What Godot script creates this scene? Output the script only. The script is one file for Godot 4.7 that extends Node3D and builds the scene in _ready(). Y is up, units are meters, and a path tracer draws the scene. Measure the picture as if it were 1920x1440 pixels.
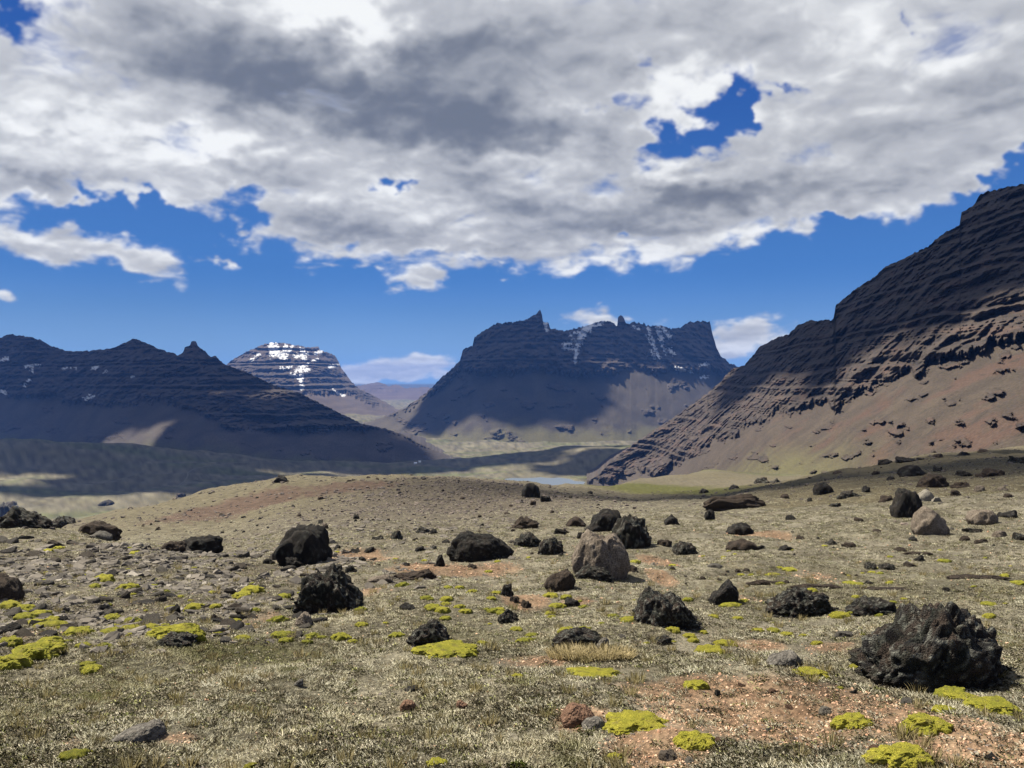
extends Node3D
# A high stony slope with lava boulders and yellow cushion plants, looking over a valley to mesa mountains.
# Pixels of the 1920x1440 photograph give directions; distances come from the ground surface below.

const F := 1444.0          # focal length in photograph pixels
const EYE := 1.6
const SUN_AZ := -70.0      # degrees left of the view
const SUN_EL := 57.0
const CLOUD_Y := 3700.0

var rng := RandomNumberGenerator.new()
var used := {}
var S := Vector3.ZERO      # towards the sun

# ---------------------------------------------------------------- noise
var n1 := FastNoiseLite.new()    # plain fbm, frequency 1
var n2 := FastNoiseLite.new()    # single octave, frequency 1
var nr := FastNoiseLite.new()    # ridged, frequency 1
var nc := FastNoiseLite.new()    # cellular, frequency 1

func setup_noise() -> void:
	n1.seed = 11; n1.noise_type = FastNoiseLite.TYPE_SIMPLEX_SMOOTH; n1.frequency = 1.0
	n1.fractal_type = FastNoiseLite.FRACTAL_FBM; n1.fractal_octaves = 4
	n2.seed = 23; n2.noise_type = FastNoiseLite.TYPE_SIMPLEX_SMOOTH; n2.frequency = 1.0
	n2.fractal_type = FastNoiseLite.FRACTAL_NONE
	nr.seed = 37; nr.noise_type = FastNoiseLite.TYPE_SIMPLEX_SMOOTH; nr.frequency = 1.0
	nr.fractal_type = FastNoiseLite.FRACTAL_RIDGED; nr.fractal_octaves = 4
	nc.seed = 51; nc.noise_type = FastNoiseLite.TYPE_CELLULAR; nc.frequency = 1.0
	nc.fractal_type = FastNoiseLite.FRACTAL_NONE
	nc.cellular_return_type = FastNoiseLite.RETURN_DISTANCE

# ---------------------------------------------------------------- small helpers
func lut(p: PackedFloat32Array, x: float) -> float:      # polyline x0,y0,x1,y1 ...
	var n := p.size() / 2
	if x <= p[0]: return p[1]
	for i in range(1, n):
		if x <= p[i * 2]:
			var t := (x - p[i * 2 - 2]) / maxf(p[i * 2] - p[i * 2 - 2], 1e-6)
			return lerpf(p[i * 2 - 1], p[i * 2 + 1], t)
	return p[n * 2 - 1]

func each(work: Callable, n: int) -> void:
	for i in n: work.call(i)

func ss(a: float, b: float, x: float) -> float:
	return smoothstep(a, b, x)

func mixc(a: Color, b: Color, t: float) -> Color:
	return a.lerp(b, clampf(t, 0.0, 1.0))

func numbered(called: String) -> String:
	if not used.has(called):
		used[called] = 0
		return called
	used[called] += 1
	return "%s_%03d" % [called, used[called]]

func tag(o: Node, label: String, category: String, group := "", kind := "") -> void:
	if label: o.set_meta("label", label)
	if category: o.set_meta("category", category)
	if group: o.set_meta("group", group)
	if kind: o.set_meta("kind", kind)

func add_mesh(called: String, mesh: Mesh, mat: Material, parent: Node = self) -> MeshInstance3D:
	var o := MeshInstance3D.new()
	o.name = numbered(called) if parent == self else called
	o.mesh = mesh
	o.material_override = mat
	parent.add_child(o, true)
	return o

func grid_mesh(v: PackedVector3Array, c: PackedColorArray, nx: int, ny: int, wrap := false) -> ArrayMesh:
	# vertices laid out row by row (ny rows of nx)
	var nrm := PackedVector3Array(); nrm.resize(v.size())
	for j in ny:
		for i in nx:
			var i0 := i - 1; var i1 := i + 1
			if wrap:
				i0 = nx - 2 if i == 0 else i - 1
				i1 = 1 if i == nx - 1 else i + 1
			else:
				i0 = maxi(i0, 0); i1 = mini(i1, nx - 1)
			var a := v[j * nx + i1] - v[j * nx + i0]
			var b := v[mini(j + 1, ny - 1) * nx + i] - v[maxi(j - 1, 0) * nx + i]
			nrm[j * nx + i] = a.cross(b).normalized()
	var idx := PackedInt32Array(); idx.resize((nx - 1) * (ny - 1) * 6)
	var k := 0
	for j in ny - 1:
		for i in nx - 1:
			var p := j * nx + i
			idx[k] = p; idx[k + 1] = p + nx; idx[k + 2] = p + 1
			idx[k + 3] = p + 1; idx[k + 4] = p + nx; idx[k + 5] = p + nx + 1
			k += 6
	var arr := []; arr.resize(Mesh.ARRAY_MAX)
	arr[Mesh.ARRAY_VERTEX] = v; arr[Mesh.ARRAY_NORMAL] = nrm; arr[Mesh.ARRAY_COLOR] = c; arr[Mesh.ARRAY_INDEX] = idx
	var m := ArrayMesh.new()
	m.add_surface_from_arrays(Mesh.PRIMITIVE_TRIANGLES, arr)
	return m

func tri_mesh(v: PackedVector3Array, nrm: PackedVector3Array, c: PackedColorArray, idx: PackedInt32Array) -> ArrayMesh:
	var arr := []; arr.resize(Mesh.ARRAY_MAX)
	arr[Mesh.ARRAY_VERTEX] = v
	if nrm.size(): arr[Mesh.ARRAY_NORMAL] = nrm
	if c.size(): arr[Mesh.ARRAY_COLOR] = c
	arr[Mesh.ARRAY_INDEX] = idx
	var m := ArrayMesh.new()
	m.add_surface_from_arrays(Mesh.PRIMITIVE_TRIANGLES, arr)
	return m

var ico_cache := {}
func ico(level: int) -> Array:      # [unit vertices, indices (clockwise seen from outside)]
	if ico_cache.has(level): return ico_cache[level]
	var v := PackedVector3Array(); var f := PackedInt32Array()
	if level == 0:
		var t := (1.0 + sqrt(5.0)) / 2.0
		for p in [Vector3(-1, t, 0), Vector3(1, t, 0), Vector3(-1, -t, 0), Vector3(1, -t, 0), Vector3(0, -1, t), Vector3(0, 1, t), Vector3(0, -1, -t), Vector3(0, 1, -t), Vector3(t, 0, -1), Vector3(t, 0, 1), Vector3(-t, 0, -1), Vector3(-t, 0, 1)]:
			v.append(p.normalized())
		f = PackedInt32Array([0, 5, 11, 0, 1, 5, 0, 7, 1, 0, 10, 7, 0, 11, 10, 1, 9, 5, 5, 4, 11, 11, 2, 10, 10, 6, 7, 7, 8, 1, 3, 4, 9, 3, 2, 4, 3, 6, 2, 3, 8, 6, 3, 9, 8, 4, 5, 9, 2, 11, 4, 6, 10, 2, 8, 7, 6, 9, 1, 8])
	else:
		var low: Array = ico(level - 1)
		v = low[0].duplicate()
		var lf: PackedInt32Array = low[1]
		var mid := {}
		for k in range(0, lf.size(), 3):
			var m := [0, 0, 0]
			for e in 3:
				var a: int = lf[k + e]; var b: int = lf[k + (e + 1) % 3]
				var key := mini(a, b) * 1000000 + maxi(a, b)
				if not mid.has(key):
					mid[key] = v.size()
					v.append(((v[a] + v[b]) * 0.5).normalized())
				m[e] = mid[key]
			f.append_array(PackedInt32Array([lf[k], m[0], m[2], lf[k + 1], m[1], m[0], lf[k + 2], m[2], m[1], m[0], m[1], m[2]]))
	ico_cache[level] = [v, f]
	return ico_cache[level]

func smooth_normals(v: PackedVector3Array, f: PackedInt32Array) -> PackedVector3Array:
	var n := PackedVector3Array(); n.resize(v.size())
	for k in range(0, f.size(), 3):
		var c := (v[f[k + 2]] - v[f[k]]).cross(v[f[k + 1]] - v[f[k]])
		n[f[k]] += c; n[f[k + 1]] += c; n[f[k + 2]] += c
	for i in n.size(): n[i] = n[i].normalized()
	return n

func flat_mesh(v: PackedVector3Array, f: PackedInt32Array, col: PackedColorArray) -> ArrayMesh:
	var vv := PackedVector3Array(); var nn := PackedVector3Array(); var cc := PackedColorArray(); var ii := PackedInt32Array()
	for k in range(0, f.size(), 3):
		var c := (v[f[k + 2]] - v[f[k]]).cross(v[f[k + 1]] - v[f[k]]).normalized()
		for e in 3:
			vv.append(v[f[k + e]]); nn.append(c); cc.append(col[f[k + e]]); ii.append(k + e)
	return tri_mesh(vv, nn, cc, ii)

# ---------------------------------------------------------------- materials
func noise_tex(size: int, freq: float, octaves: int, lo: float, hi: float, sd: int, type := FastNoiseLite.TYPE_SIMPLEX_SMOOTH) -> NoiseTexture2D:
	var n := FastNoiseLite.new()
	n.seed = sd; n.noise_type = type; n.frequency = freq; n.fractal_octaves = octaves
	var t := NoiseTexture2D.new()
	t.width = size; t.height = size; t.seamless = true; t.noise = n
	var g := Gradient.new()
	g.set_color(0, Color(lo, lo, lo)); g.set_color(1, Color(hi, hi, hi))
	t.color_ramp = g
	return t

func vc_mat(tex: Texture2D, scale: float, rough := 0.95, bump: Texture2D = null, bump_cm := 0.0, world := true, spec := 0.3) -> StandardMaterial3D:
	var m := StandardMaterial3D.new()
	m.vertex_color_use_as_albedo = true
	m.roughness = rough
	m.metallic_specular = spec
	if tex:
		m.albedo_texture = tex
	m.uv1_triplanar = true
	m.uv1_world_triplanar = world
	m.uv1_scale = Vector3.ONE * scale
	if bump:
		m.heightmap_enabled = true
		m.heightmap_texture = bump
		m.heightmap_scale = bump_cm
	return m

# ---------------------------------------------------------------- the ground surface
const NK := 210
const D0 := 0.8
const D1 := 16000.0
var col_x := PackedFloat32Array()
var col_y := []                     # per column: y pixel on a common log-distance grid
const NA := 640
const NR := 460
const R0 := 0.9
const R1 := 15000.0
var ang := PackedFloat32Array()
var gh := PackedFloat32Array()      # heights of the mesh, NR rows of NA
var bumps := []

func add_col(xp: float, pts: Array, tail: Array) -> void:
	# near slope, then [distance, pixel y] pairs, then [distance, height] pairs
	var line := PackedFloat32Array()
	for d in [0.8, 1.5, 2.5, 4.0, 6.0, 8.0, 10.0]:
		line.append_array([log(d), 720.0 + F * (EYE / d + 0.13)])
	for p in pts: line.append_array([log(p[0]), p[1]])
	for p in tail: line.append_array([log(p[0]), 720.0 + F * (EYE - p[1]) / p[0]])
	var ys := PackedFloat32Array(); ys.resize(NK)
	for k in NK:
		ys[k] = lut(line, lerpf(log(D0), log(D1), k / float(NK - 1)))
	var sm := ys.duplicate()
	for k in range(40, NK - 2):
		sm[k] = (ys[k - 2] + 2.0 * ys[k - 1] + 3.0 * ys[k] + 2.0 * ys[k + 1] + ys[k + 2]) / 9.0
	col_x.append(xp); col_y.append(sm)

func make_columns() -> void:
	var far := [[1500, -203], [4600, -203], [8000, -175], [16000, -120]]
	add_col(-200, [[13, 1090], [20, 1030], [26, 1000], [30, 985]], [[45, -9], [100, -26], [300, -92], [700, -185], [1000, -203]] + far)
	add_col(0, [[13, 1088], [20, 1028], [26, 996], [31, 978]], [[45, -9], [100, -26], [300, -92], [700, -185], [1000, -203]] + far)
	add_col(130, [[13, 1087], [20, 1030], [26, 1000], [30, 990]], [[45, -11], [90, -15.2], [120, -19.2], [160, -32], [300, -92], [700, -185], [1000, -203]] + far)
	add_col(250, [[13, 1086], [19, 1037], [23, 1020], [32, 1032], [60, 1004], [90, 968], [118, 944]], [[160, -28], [300, -90], [700, -185], [1000, -203]] + far)
	add_col(400, [[13, 1085], [18, 1045], [24, 1040], [40, 1020], [60, 1000], [90, 958], [122, 915], [150, 918]], [[200, -34], [300, -80], [700, -185], [1000, -203]] + far)
	add_col(550, [[13, 1085], [20, 1030], [32, 1000], [50, 985], [70, 964], [100, 922], [128, 894], [150, 897]], [[200, -32], [300, -80], [700, -185], [1000, -203]] + far)
	add_col(700, [[13, 1085], [22, 1015], [32, 990], [50, 972], [70, 950], [100, 912], [130, 886], [150, 889]], [[200, -30], [300, -78], [700, -185], [1000, -203]] + far)
	add_col(850, [[13, 1085], [22, 1014], [32, 988], [50, 970], [70, 948], [100, 912], [130, 888], [150, 891]], [[200, -31], [300, -78], [700, -185], [1000, -203]] + far)
	add_col(960, [[13, 1085], [22, 1013], [30, 988], [42, 968], [60, 955], [85, 930], [110, 910], [135, 899], [155, 903]], [[220, -36], [350, -88], [700, -185], [1000, -203]] + far)
	add_col(1060, [[13, 1085], [22, 1010], [30, 983], [42, 962], [60, 947], [85, 934], [120, 920], [160, 912], [220, 909]], [[300, -46], [450, -98], [700, -180], [1000, -203]] + far)
	add_col(1200, [[13, 1085], [22, 1008], [30, 980], [45, 957], [70, 945], [110, 938], [130, 934], [200, 917], [260, 906], [330, 894], [360, 895]], [[450, -62], [600, -112], [800, -165], [1100, -203]] + far)
	add_col(1330, [[13, 1085], [22, 1006], [30, 978], [45, 954], [70, 942], [110, 935], [130, 931], [200, 914], [260, 904], [330, 892], [420, 880], [460, 881]], [[600, -85], [800, -112], [1000, -160], [1200, -200]] + far)
	add_col(1450, [[13, 1085], [22, 1004], [30, 974], [45, 944], [65, 925], [90, 914], [140, 909], [220, 903], [320, 897], [420, 890], [500, 888]], [[800, -95], [1000, -150], [1200, -200]] + far)
	add_col(1600, [[13, 1085], [22, 1000], [30, 968], [45, 934], [65, 908], [90, 891], [120, 881], [140, 882], [200, 888], [300, 890]], [[500, -60], [800, -95], [1000, -150], [1200, -200]] + far)
	add_col(1750, [[13, 1085], [22, 996], [30, 960], [45, 923], [65, 893], [100, 868], [140, 854], [160, 855], [220, 862], [300, 865]], [[500, -60], [800, -95], [1000, -150], [1200, -200]] + far)
	add_col(1920, [[13, 1083], [22, 992], [30, 953], [45, 912], [65, 880], [100, 855], [150, 838], [170, 839], [220, 846], [300, 850]], [[500, -60], [800, -95], [1000, -150], [1200, -200]] + far)
	add_col(2120, [[13, 1080], [22, 985], [30, 945], [45, 900], [65, 865], [100, 838], [150, 820], [170, 821], [220, 830], [300, 840]], [[500, -60], [800, -95], [1000, -150], [1200, -200]] + far)

func col_h(xp: float, d: float) -> float:
	var kf := clampf((log(maxf(d, D0)) - log(D0)) / (log(D1) - log(D0)) * (NK - 1), 0.0, NK - 1.001)
	var k := int(kf); var t := kf - k
	var c := 0
	while c < col_x.size() - 2 and xp > col_x[c + 1]: c += 1
	var u := clampf((xp - col_x[c]) / (col_x[c + 1] - col_x[c]), 0.0, 1.0)
	u = lerpf(u, u * u * (3.0 - 2.0 * u), 0.6)
	var a: PackedFloat32Array = col_y[c]; var b: PackedFloat32Array = col_y[c + 1]
	var y := lerpf(lerpf(a[k], a[k + 1], t), lerpf(b[k], b[k + 1], t), u)
	return EYE - (y - 720.0) / F * d

func raw_h(x: float, z: float) -> float:
	var r := sqrt(x * x + z * z)
	var th := atan2(x, -z)
	var tc := clampf(th, -0.66, 0.68)
	var d := r * maxf(cos(th), 0.55)
	var h := col_h(960.0 + F * tan(tc), d)
	if absf(th) > 1.0:
		var o := 0.5 * (col_h(2120.0, d) + col_h(-200.0, d))
		h = lerpf(h, o, ss(1.0, 3.1, absf(th)))
	for b in bumps:
		var dx: float = (x - b[0]) / b[2]; var dz: float = (z - b[1]) / b[3]
		var q := dx * dx + dz * dz
		if q < 9.0: h += b[4] * exp(-q)
	# relief
	h += 0.035 * n1.get_noise_2d(x * 1.6, z * 1.6) * ss(60.0, 20.0, r)
	h += 0.10 * n2.get_noise_2d(x * 0.45, z * 0.45) * ss(1.5, 5.0, r)
	h += 0.35 * n1.get_noise_2d(x * 0.09, z * 0.09) * ss(10.0, 40.0, r)
	if r > 50.0:
		h += 1.1 * n1.get_noise_2d(x * 0.022 + 5.0, z * 0.022) * ss(50.0, 140.0, r)
	if r > 500.0:
		h += 14.0 * n1.get_noise_2d(x * 0.0035, z * 0.0035 + 9.0) * ss(800.0, 1600.0, r)
	if r > 1000.0 and r < 2400.0:
		var lx := (x - 54.0) / 105.0; var lz := (z + 1545.0) / 150.0
		var lq := sqrt(lx * lx + lz * lz)
		h = lerpf(h, -202.5 - 6.0 * ss(1.15, 0.7, lq + 0.12 * n2.get_noise_2d(x * 0.02, z * 0.02)), ss(3.0, 1.3, lq))
	return h

func make_ground_grid() -> void:
	# fine steps inside the frame, coarse behind
	ang.resize(NA)
	var inside := 520
	var side := (NA - inside) / 2
	for i in NA:
		if i < side: ang[i] = lerpf(-PI, -0.66, pow(i / float(side), 0.6))
		elif i >= NA - side: ang[i] = lerpf(PI, 0.66, pow((NA - 1 - i) / float(side), 0.6))
		else: ang[i] = lerpf(-0.66, 0.66, (i - side) / float(inside))
	gh.resize(NA * NR)
	var rows := []; rows.resize(NR)
	each(func(j: int) -> void:
		var r := R0 * pow(R1 / R0, j / float(NR - 1))
		var row := PackedFloat32Array(); row.resize(NA)
		for i in NA: row[i] = raw_h(sin(ang[i]) * r, -cos(ang[i]) * r)
		rows[j] = row, NR)
	gh = PackedFloat32Array()
	for row in rows: gh.append_array(row)
	for j in NR: gh[j * NA + NA - 1] = gh[j * NA]

func hf(x: float, z: float) -> float:
	var r := sqrt(x * x + z * z)
	var jf := clampf(log(maxf(r, R0) / R0) / log(R1 / R0) * (NR - 1), 0.0, NR - 1.001)
	var th := atan2(x, -z)
	var i := 0
	var side := (NA - 520) / 2
	var inn := (th + 0.66) / 1.32 * 520.0 + side
	if inn >= side and inn < NA - side: i = int(inn)
	elif th < 0.0: i = clampi(int(pow((th + PI) / (PI - 0.66), 1.0 / 0.6) * side), 0, side - 1)
	else: i = clampi(NA - 2 - int(pow((PI - th) / (PI - 0.66), 1.0 / 0.6) * side), 0, NA - 2)
	var t := clampf((th - ang[i]) / (ang[i + 1] - ang[i]), 0.0, 1.0)
	var j := int(jf); var s := jf - j
	return lerpf(lerpf(gh[j * NA + i], gh[j * NA + i + 1], t), lerpf(gh[(j + 1) * NA + i], gh[(j + 1) * NA + i + 1], t), s)

func hit(px: float, py: float, from := 1.5, most := 9000.0) -> Vector3:
	# where the ray through a pixel meets the ground
	var ux := (px - 960.0) / F; var uy := -(py - 720.0) / F
	var d := from; var last := from
	while d < most:
		if EYE + uy * d < hf(ux * d, -d): break
		last = d
		d *= 1.012
	for k in 12:
		var m := 0.5 * (last + d)
		if EYE + uy * m < hf(ux * m, -m): d = m
		else: last = m
	return Vector3(ux * d, hf(ux * d, -d), -d)

# ---------------------------------------------------------------- patches of ground cover (world ellipses)
var soil := []      # [x, z, rx, rz, strength]
var green := []
var straw := []
var rubble := []
var cinder := []

func patch(list: Array, px: float, py: float, rx: float, ry: float, k := 1.0, from := 1.5) -> void:
	var c := hit(px, py, from)
	var lo := hit(px, py + ry, from); var hi := hit(px, py - ry, from)
	list.append([c.x, c.z, rx * -c.z / F, clampf(absf(lo.z - hi.z) * 0.5, 0.1, 0.6 * -c.z), k])

func inside(list: Array, x: float, z: float) -> float:
	var best := 0.0
	for e in list:
		var dx: float = (x - e[0]) / e[2]
		if absf(dx) > 1.6: continue
		var dz: float = (z - e[1]) / e[3]
		if absf(dz) > 1.6: continue
		best = maxf(best, e[4] * (1.0 - ss(0.35, 1.5, sqrt(dx * dx + dz * dz))))
	return best

func make_patches() -> void:
	for p in [[1430, 1345, 230, 70, 1.0], [1330, 1300, 150, 40, 0.8], [1600, 1330, 120, 50, 0.9], [1850, 1400, 110, 60, 1.0], [1420, 1210, 60, 14, 0.9], [1560, 1213, 60, 12, 0.7], [860, 1062, 130, 14, 0.75], [640, 1045, 90, 12, 0.6], [985, 1128, 45, 12, 0.9], [1010, 1238, 80, 12, 0.8], [1090, 1130, 40, 10, 0.7], [1235, 1080, 26, 14, 0.9], [1230, 1052, 34, 9, 0.8], [1090, 1350, 60, 24, 0.8], [470, 1170, 60, 18, 0.5], [50, 1190, 60, 16, 0.5], [690, 1110, 30, 12, 0.5], [1400, 1120, 50, 10, 0.4], [1540, 1085, 70, 10, 0.35], [340, 1385, 50, 14, 0.5], [1240, 1400, 90, 40, 0.8], [130, 1395, 40, 16, 0.4], [1430, 1005, 60, 8, 0.6]]:
		patch(soil, p[0], p[1], p[2], p[3], p[4])
	patch(cinder, 450, 950, 110, 26, 0.9, 60.0)
	patch(cinder, 640, 915, 120, 14, 0.6, 60.0)
	for p in [[460, 1225, 150, 30, 1.0], [150, 1300, 160, 60, 0.5], [1500, 1110, 200, 40, 0.35], [1650, 1090, 240, 40, 0.35], [900, 1190, 120, 30, 0.4], [1260, 1250, 90, 30, 0.3], [60, 1340, 80, 30, 0.5]]:
		patch(green, p[0], p[1], p[2], p[3], p[4])
	patch(green, 1215, 919, 105, 13, 1.4, 120.0)
	for p in [[620, 900, 220, 12, 0.8], [350, 945, 150, 20, 0.7], [1160, 900, 140, 8, 0.9], [1330, 890, 80, 8, 0.9], [1500, 895, 90, 8, 0.6]]:
		patch(straw, p[0], p[1], p[2], p[3], p[4], 90.0)
	for p in [[870, 925, 230, 34, 1.0], [720, 945, 120, 20, 0.6]]:
		patch(rubble, p[0], p[1], p[2], p[3], p[4], 60.0)
	for p in [[150, 1060, 260, 60, 1.0], [420, 1090, 180, 50, 0.9], [100, 1150, 180, 60, 0.5], [350, 1150, 240, 40, 0.6], [590, 1070, 80, 30, 0.6], [780, 1080, 60, 20, 0.6]]:
		patch(rubble, p[0], p[1], p[2], p[3], p[4])

func ground_color(x: float, z: float, h: float) -> Color:
	var r := sqrt(x * x + z * z)
	var a := n1.get_noise_2d(x * 0.7, z * 0.7)
	var b := n1.get_noise_2d(x * 0.11 + 40.0, z * 0.11)
	var f := n2.get_noise_2d(x * 4.0, z * 4.0)
	var c := mixc(Color(0.215, 0.19, 0.138), Color(0.37, 0.34, 0.265), 0.5 + 0.9 * a + 0.3 * f)
	if r < 900.0:
		c = mixc(c, Color(0.13, 0.125, 0.062), 0.75 * inside(green, x, z) + 0.25 * ss(0.0, 0.5, b) * ss(120.0, 40.0, r))
		if r > 45.0:
			c = mixc(c, Color(0.235, 0.205, 0.142), ss(50.0, 95.0, r) * 0.75)
			c = mixc(c, Color(0.25, 0.22, 0.14), 0.8 * inside(straw, x, z))
			if x > 0.0:
				c = mixc(c, Color(0.22, 0.19, 0.12), ss(0.22, 0.36, x / -z) * ss(220.0, 150.0, r))
			c = mixc(c, Color(0.155, 0.16, 0.05), inside(green, x, z))
		var rb := inside(rubble, x, z)
		c = mixc(c, Color(0.15, 0.125, 0.10), clampf(rb * (0.75 + 0.5 * a), 0.0, 0.8))
		var so := inside(soil, x, z)
		if so > 0.0:
			so = ss(0.25, 0.62, so + 0.45 * a + 0.12 * f)
			var sc := mixc(Color(0.32, 0.195, 0.118), Color(0.43, 0.295, 0.19), 0.5 + 0.8 * f)
			c = mixc(c, sc, so * 0.9)
		c = mixc(c, Color(0.185, 0.118, 0.094), ss(0.2, 0.6, inside(cinder, x, z) + 0.4 * a) * 0.85)
	if r > 300.0:
		var g := n1.get_noise_2d(x * 0.0016, z * 0.006 + 3.0)
		var g2 := n1.get_noise_2d(x * 0.012, z * 0.03)
		var v := mixc(Color(0.215, 0.19, 0.138), Color(0.30, 0.275, 0.19), 0.5 + 0.8 * g2)
		v = mixc(v, Color(0.25, 0.225, 0.14), ss(0.12, 0.42, g + 0.25 * g2))
		v = mixc(v, Color(0.185, 0.195, 0.09), ss(0.0, 0.4, -g))
		var g3 := n1.get_noise_2d(x * 0.035 + 20.0, z * 0.06)
		v = v * (1.0 + 0.9 * g3)
		v = mixc(v, Color(0.24, 0.20, 0.145), ss(0.28, 0.42, nr.get_noise_2d(x * 0.0022, z * 0.0022 + 4.0) - 0.45 + 0.15 * g3) * 0.6)
		c = mixc(c, v, ss(330.0, 520.0, r))
	return c

func build_ground() -> void:
	var v := PackedVector3Array(); v.resize(NA * NR)
	var c := PackedColorArray(); c.resize(NA * NR)
	var rows := []; rows.resize(NR)
	each(func(j: int) -> void:
		var r := R0 * pow(R1 / R0, j / float(NR - 1))
		var row := PackedColorArray(); row.resize(NA)
		for i in NA: row[i] = ground_color(sin(ang[i]) * r, -cos(ang[i]) * r, gh[j * NA + i])
		rows[j] = row, NR)
	c = PackedColorArray()
	for row in rows: c.append_array(row)
	for j in NR:
		var r := R0 * pow(R1 / R0, j / float(NR - 1))
		for i in NA: v[j * NA + i] = Vector3(sin(ang[i]) * r, gh[j * NA + i], -cos(ang[i]) * r)
	# cap under the camera
	var m := grid_mesh(v, c, NA, NR, true)
	var tex := noise_tex(1024, 0.02, 5, 0.55, 1.0, 3)
	var bump := noise_tex(512, 0.05, 4, 0.0, 1.0, 4)
	var mat := vc_mat(tex, 0.7, 0.98, bump, 2.5)
	var det := noise_tex(1024, 0.012, 5, 0.62, 1.0, 8)
	mat.detail_enabled = true
	mat.detail_albedo = det
	mat.detail_blend_mode = BaseMaterial3D.BLEND_MODE_MUL
	mat.detail_uv_layer = BaseMaterial3D.DETAIL_UV_2
	mat.uv2_triplanar = true; mat.uv2_world_triplanar = true
	mat.uv2_scale = Vector3.ONE * 0.06
	var o := add_mesh("ground", m, mat)
	tag(o, "stony slope falling away to a grassy valley floor", "ground", "", "structure")

# ---------------------------------------------------------------- sky: blue air and a deck of cumulus, computed
var sky_n := FastNoiseLite.new()
var sky_w := FastNoiseLite.new()
var sky_f := FastNoiseLite.new()
var sky_p := FastNoiseLite.new()
const LX := 300
const LY := 150
var lay_cover := PackedFloat32Array()
var lay_grey := PackedFloat32Array()

func blob(p: Array, x: float, y: float) -> float:
	var a := deg_to_rad(p[4])
	var dx: float = x - p[0]; var dy: float = y - p[1]
	var u: float = (dx * cos(a) + dy * sin(a)) / p[2]
	var w: float = (-dx * sin(a) + dy * cos(a)) / p[3]
	var q: float = u * u + w * w
	return p[5] * exp(-q * 0.9) if q < 9.0 else 0.0

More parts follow.
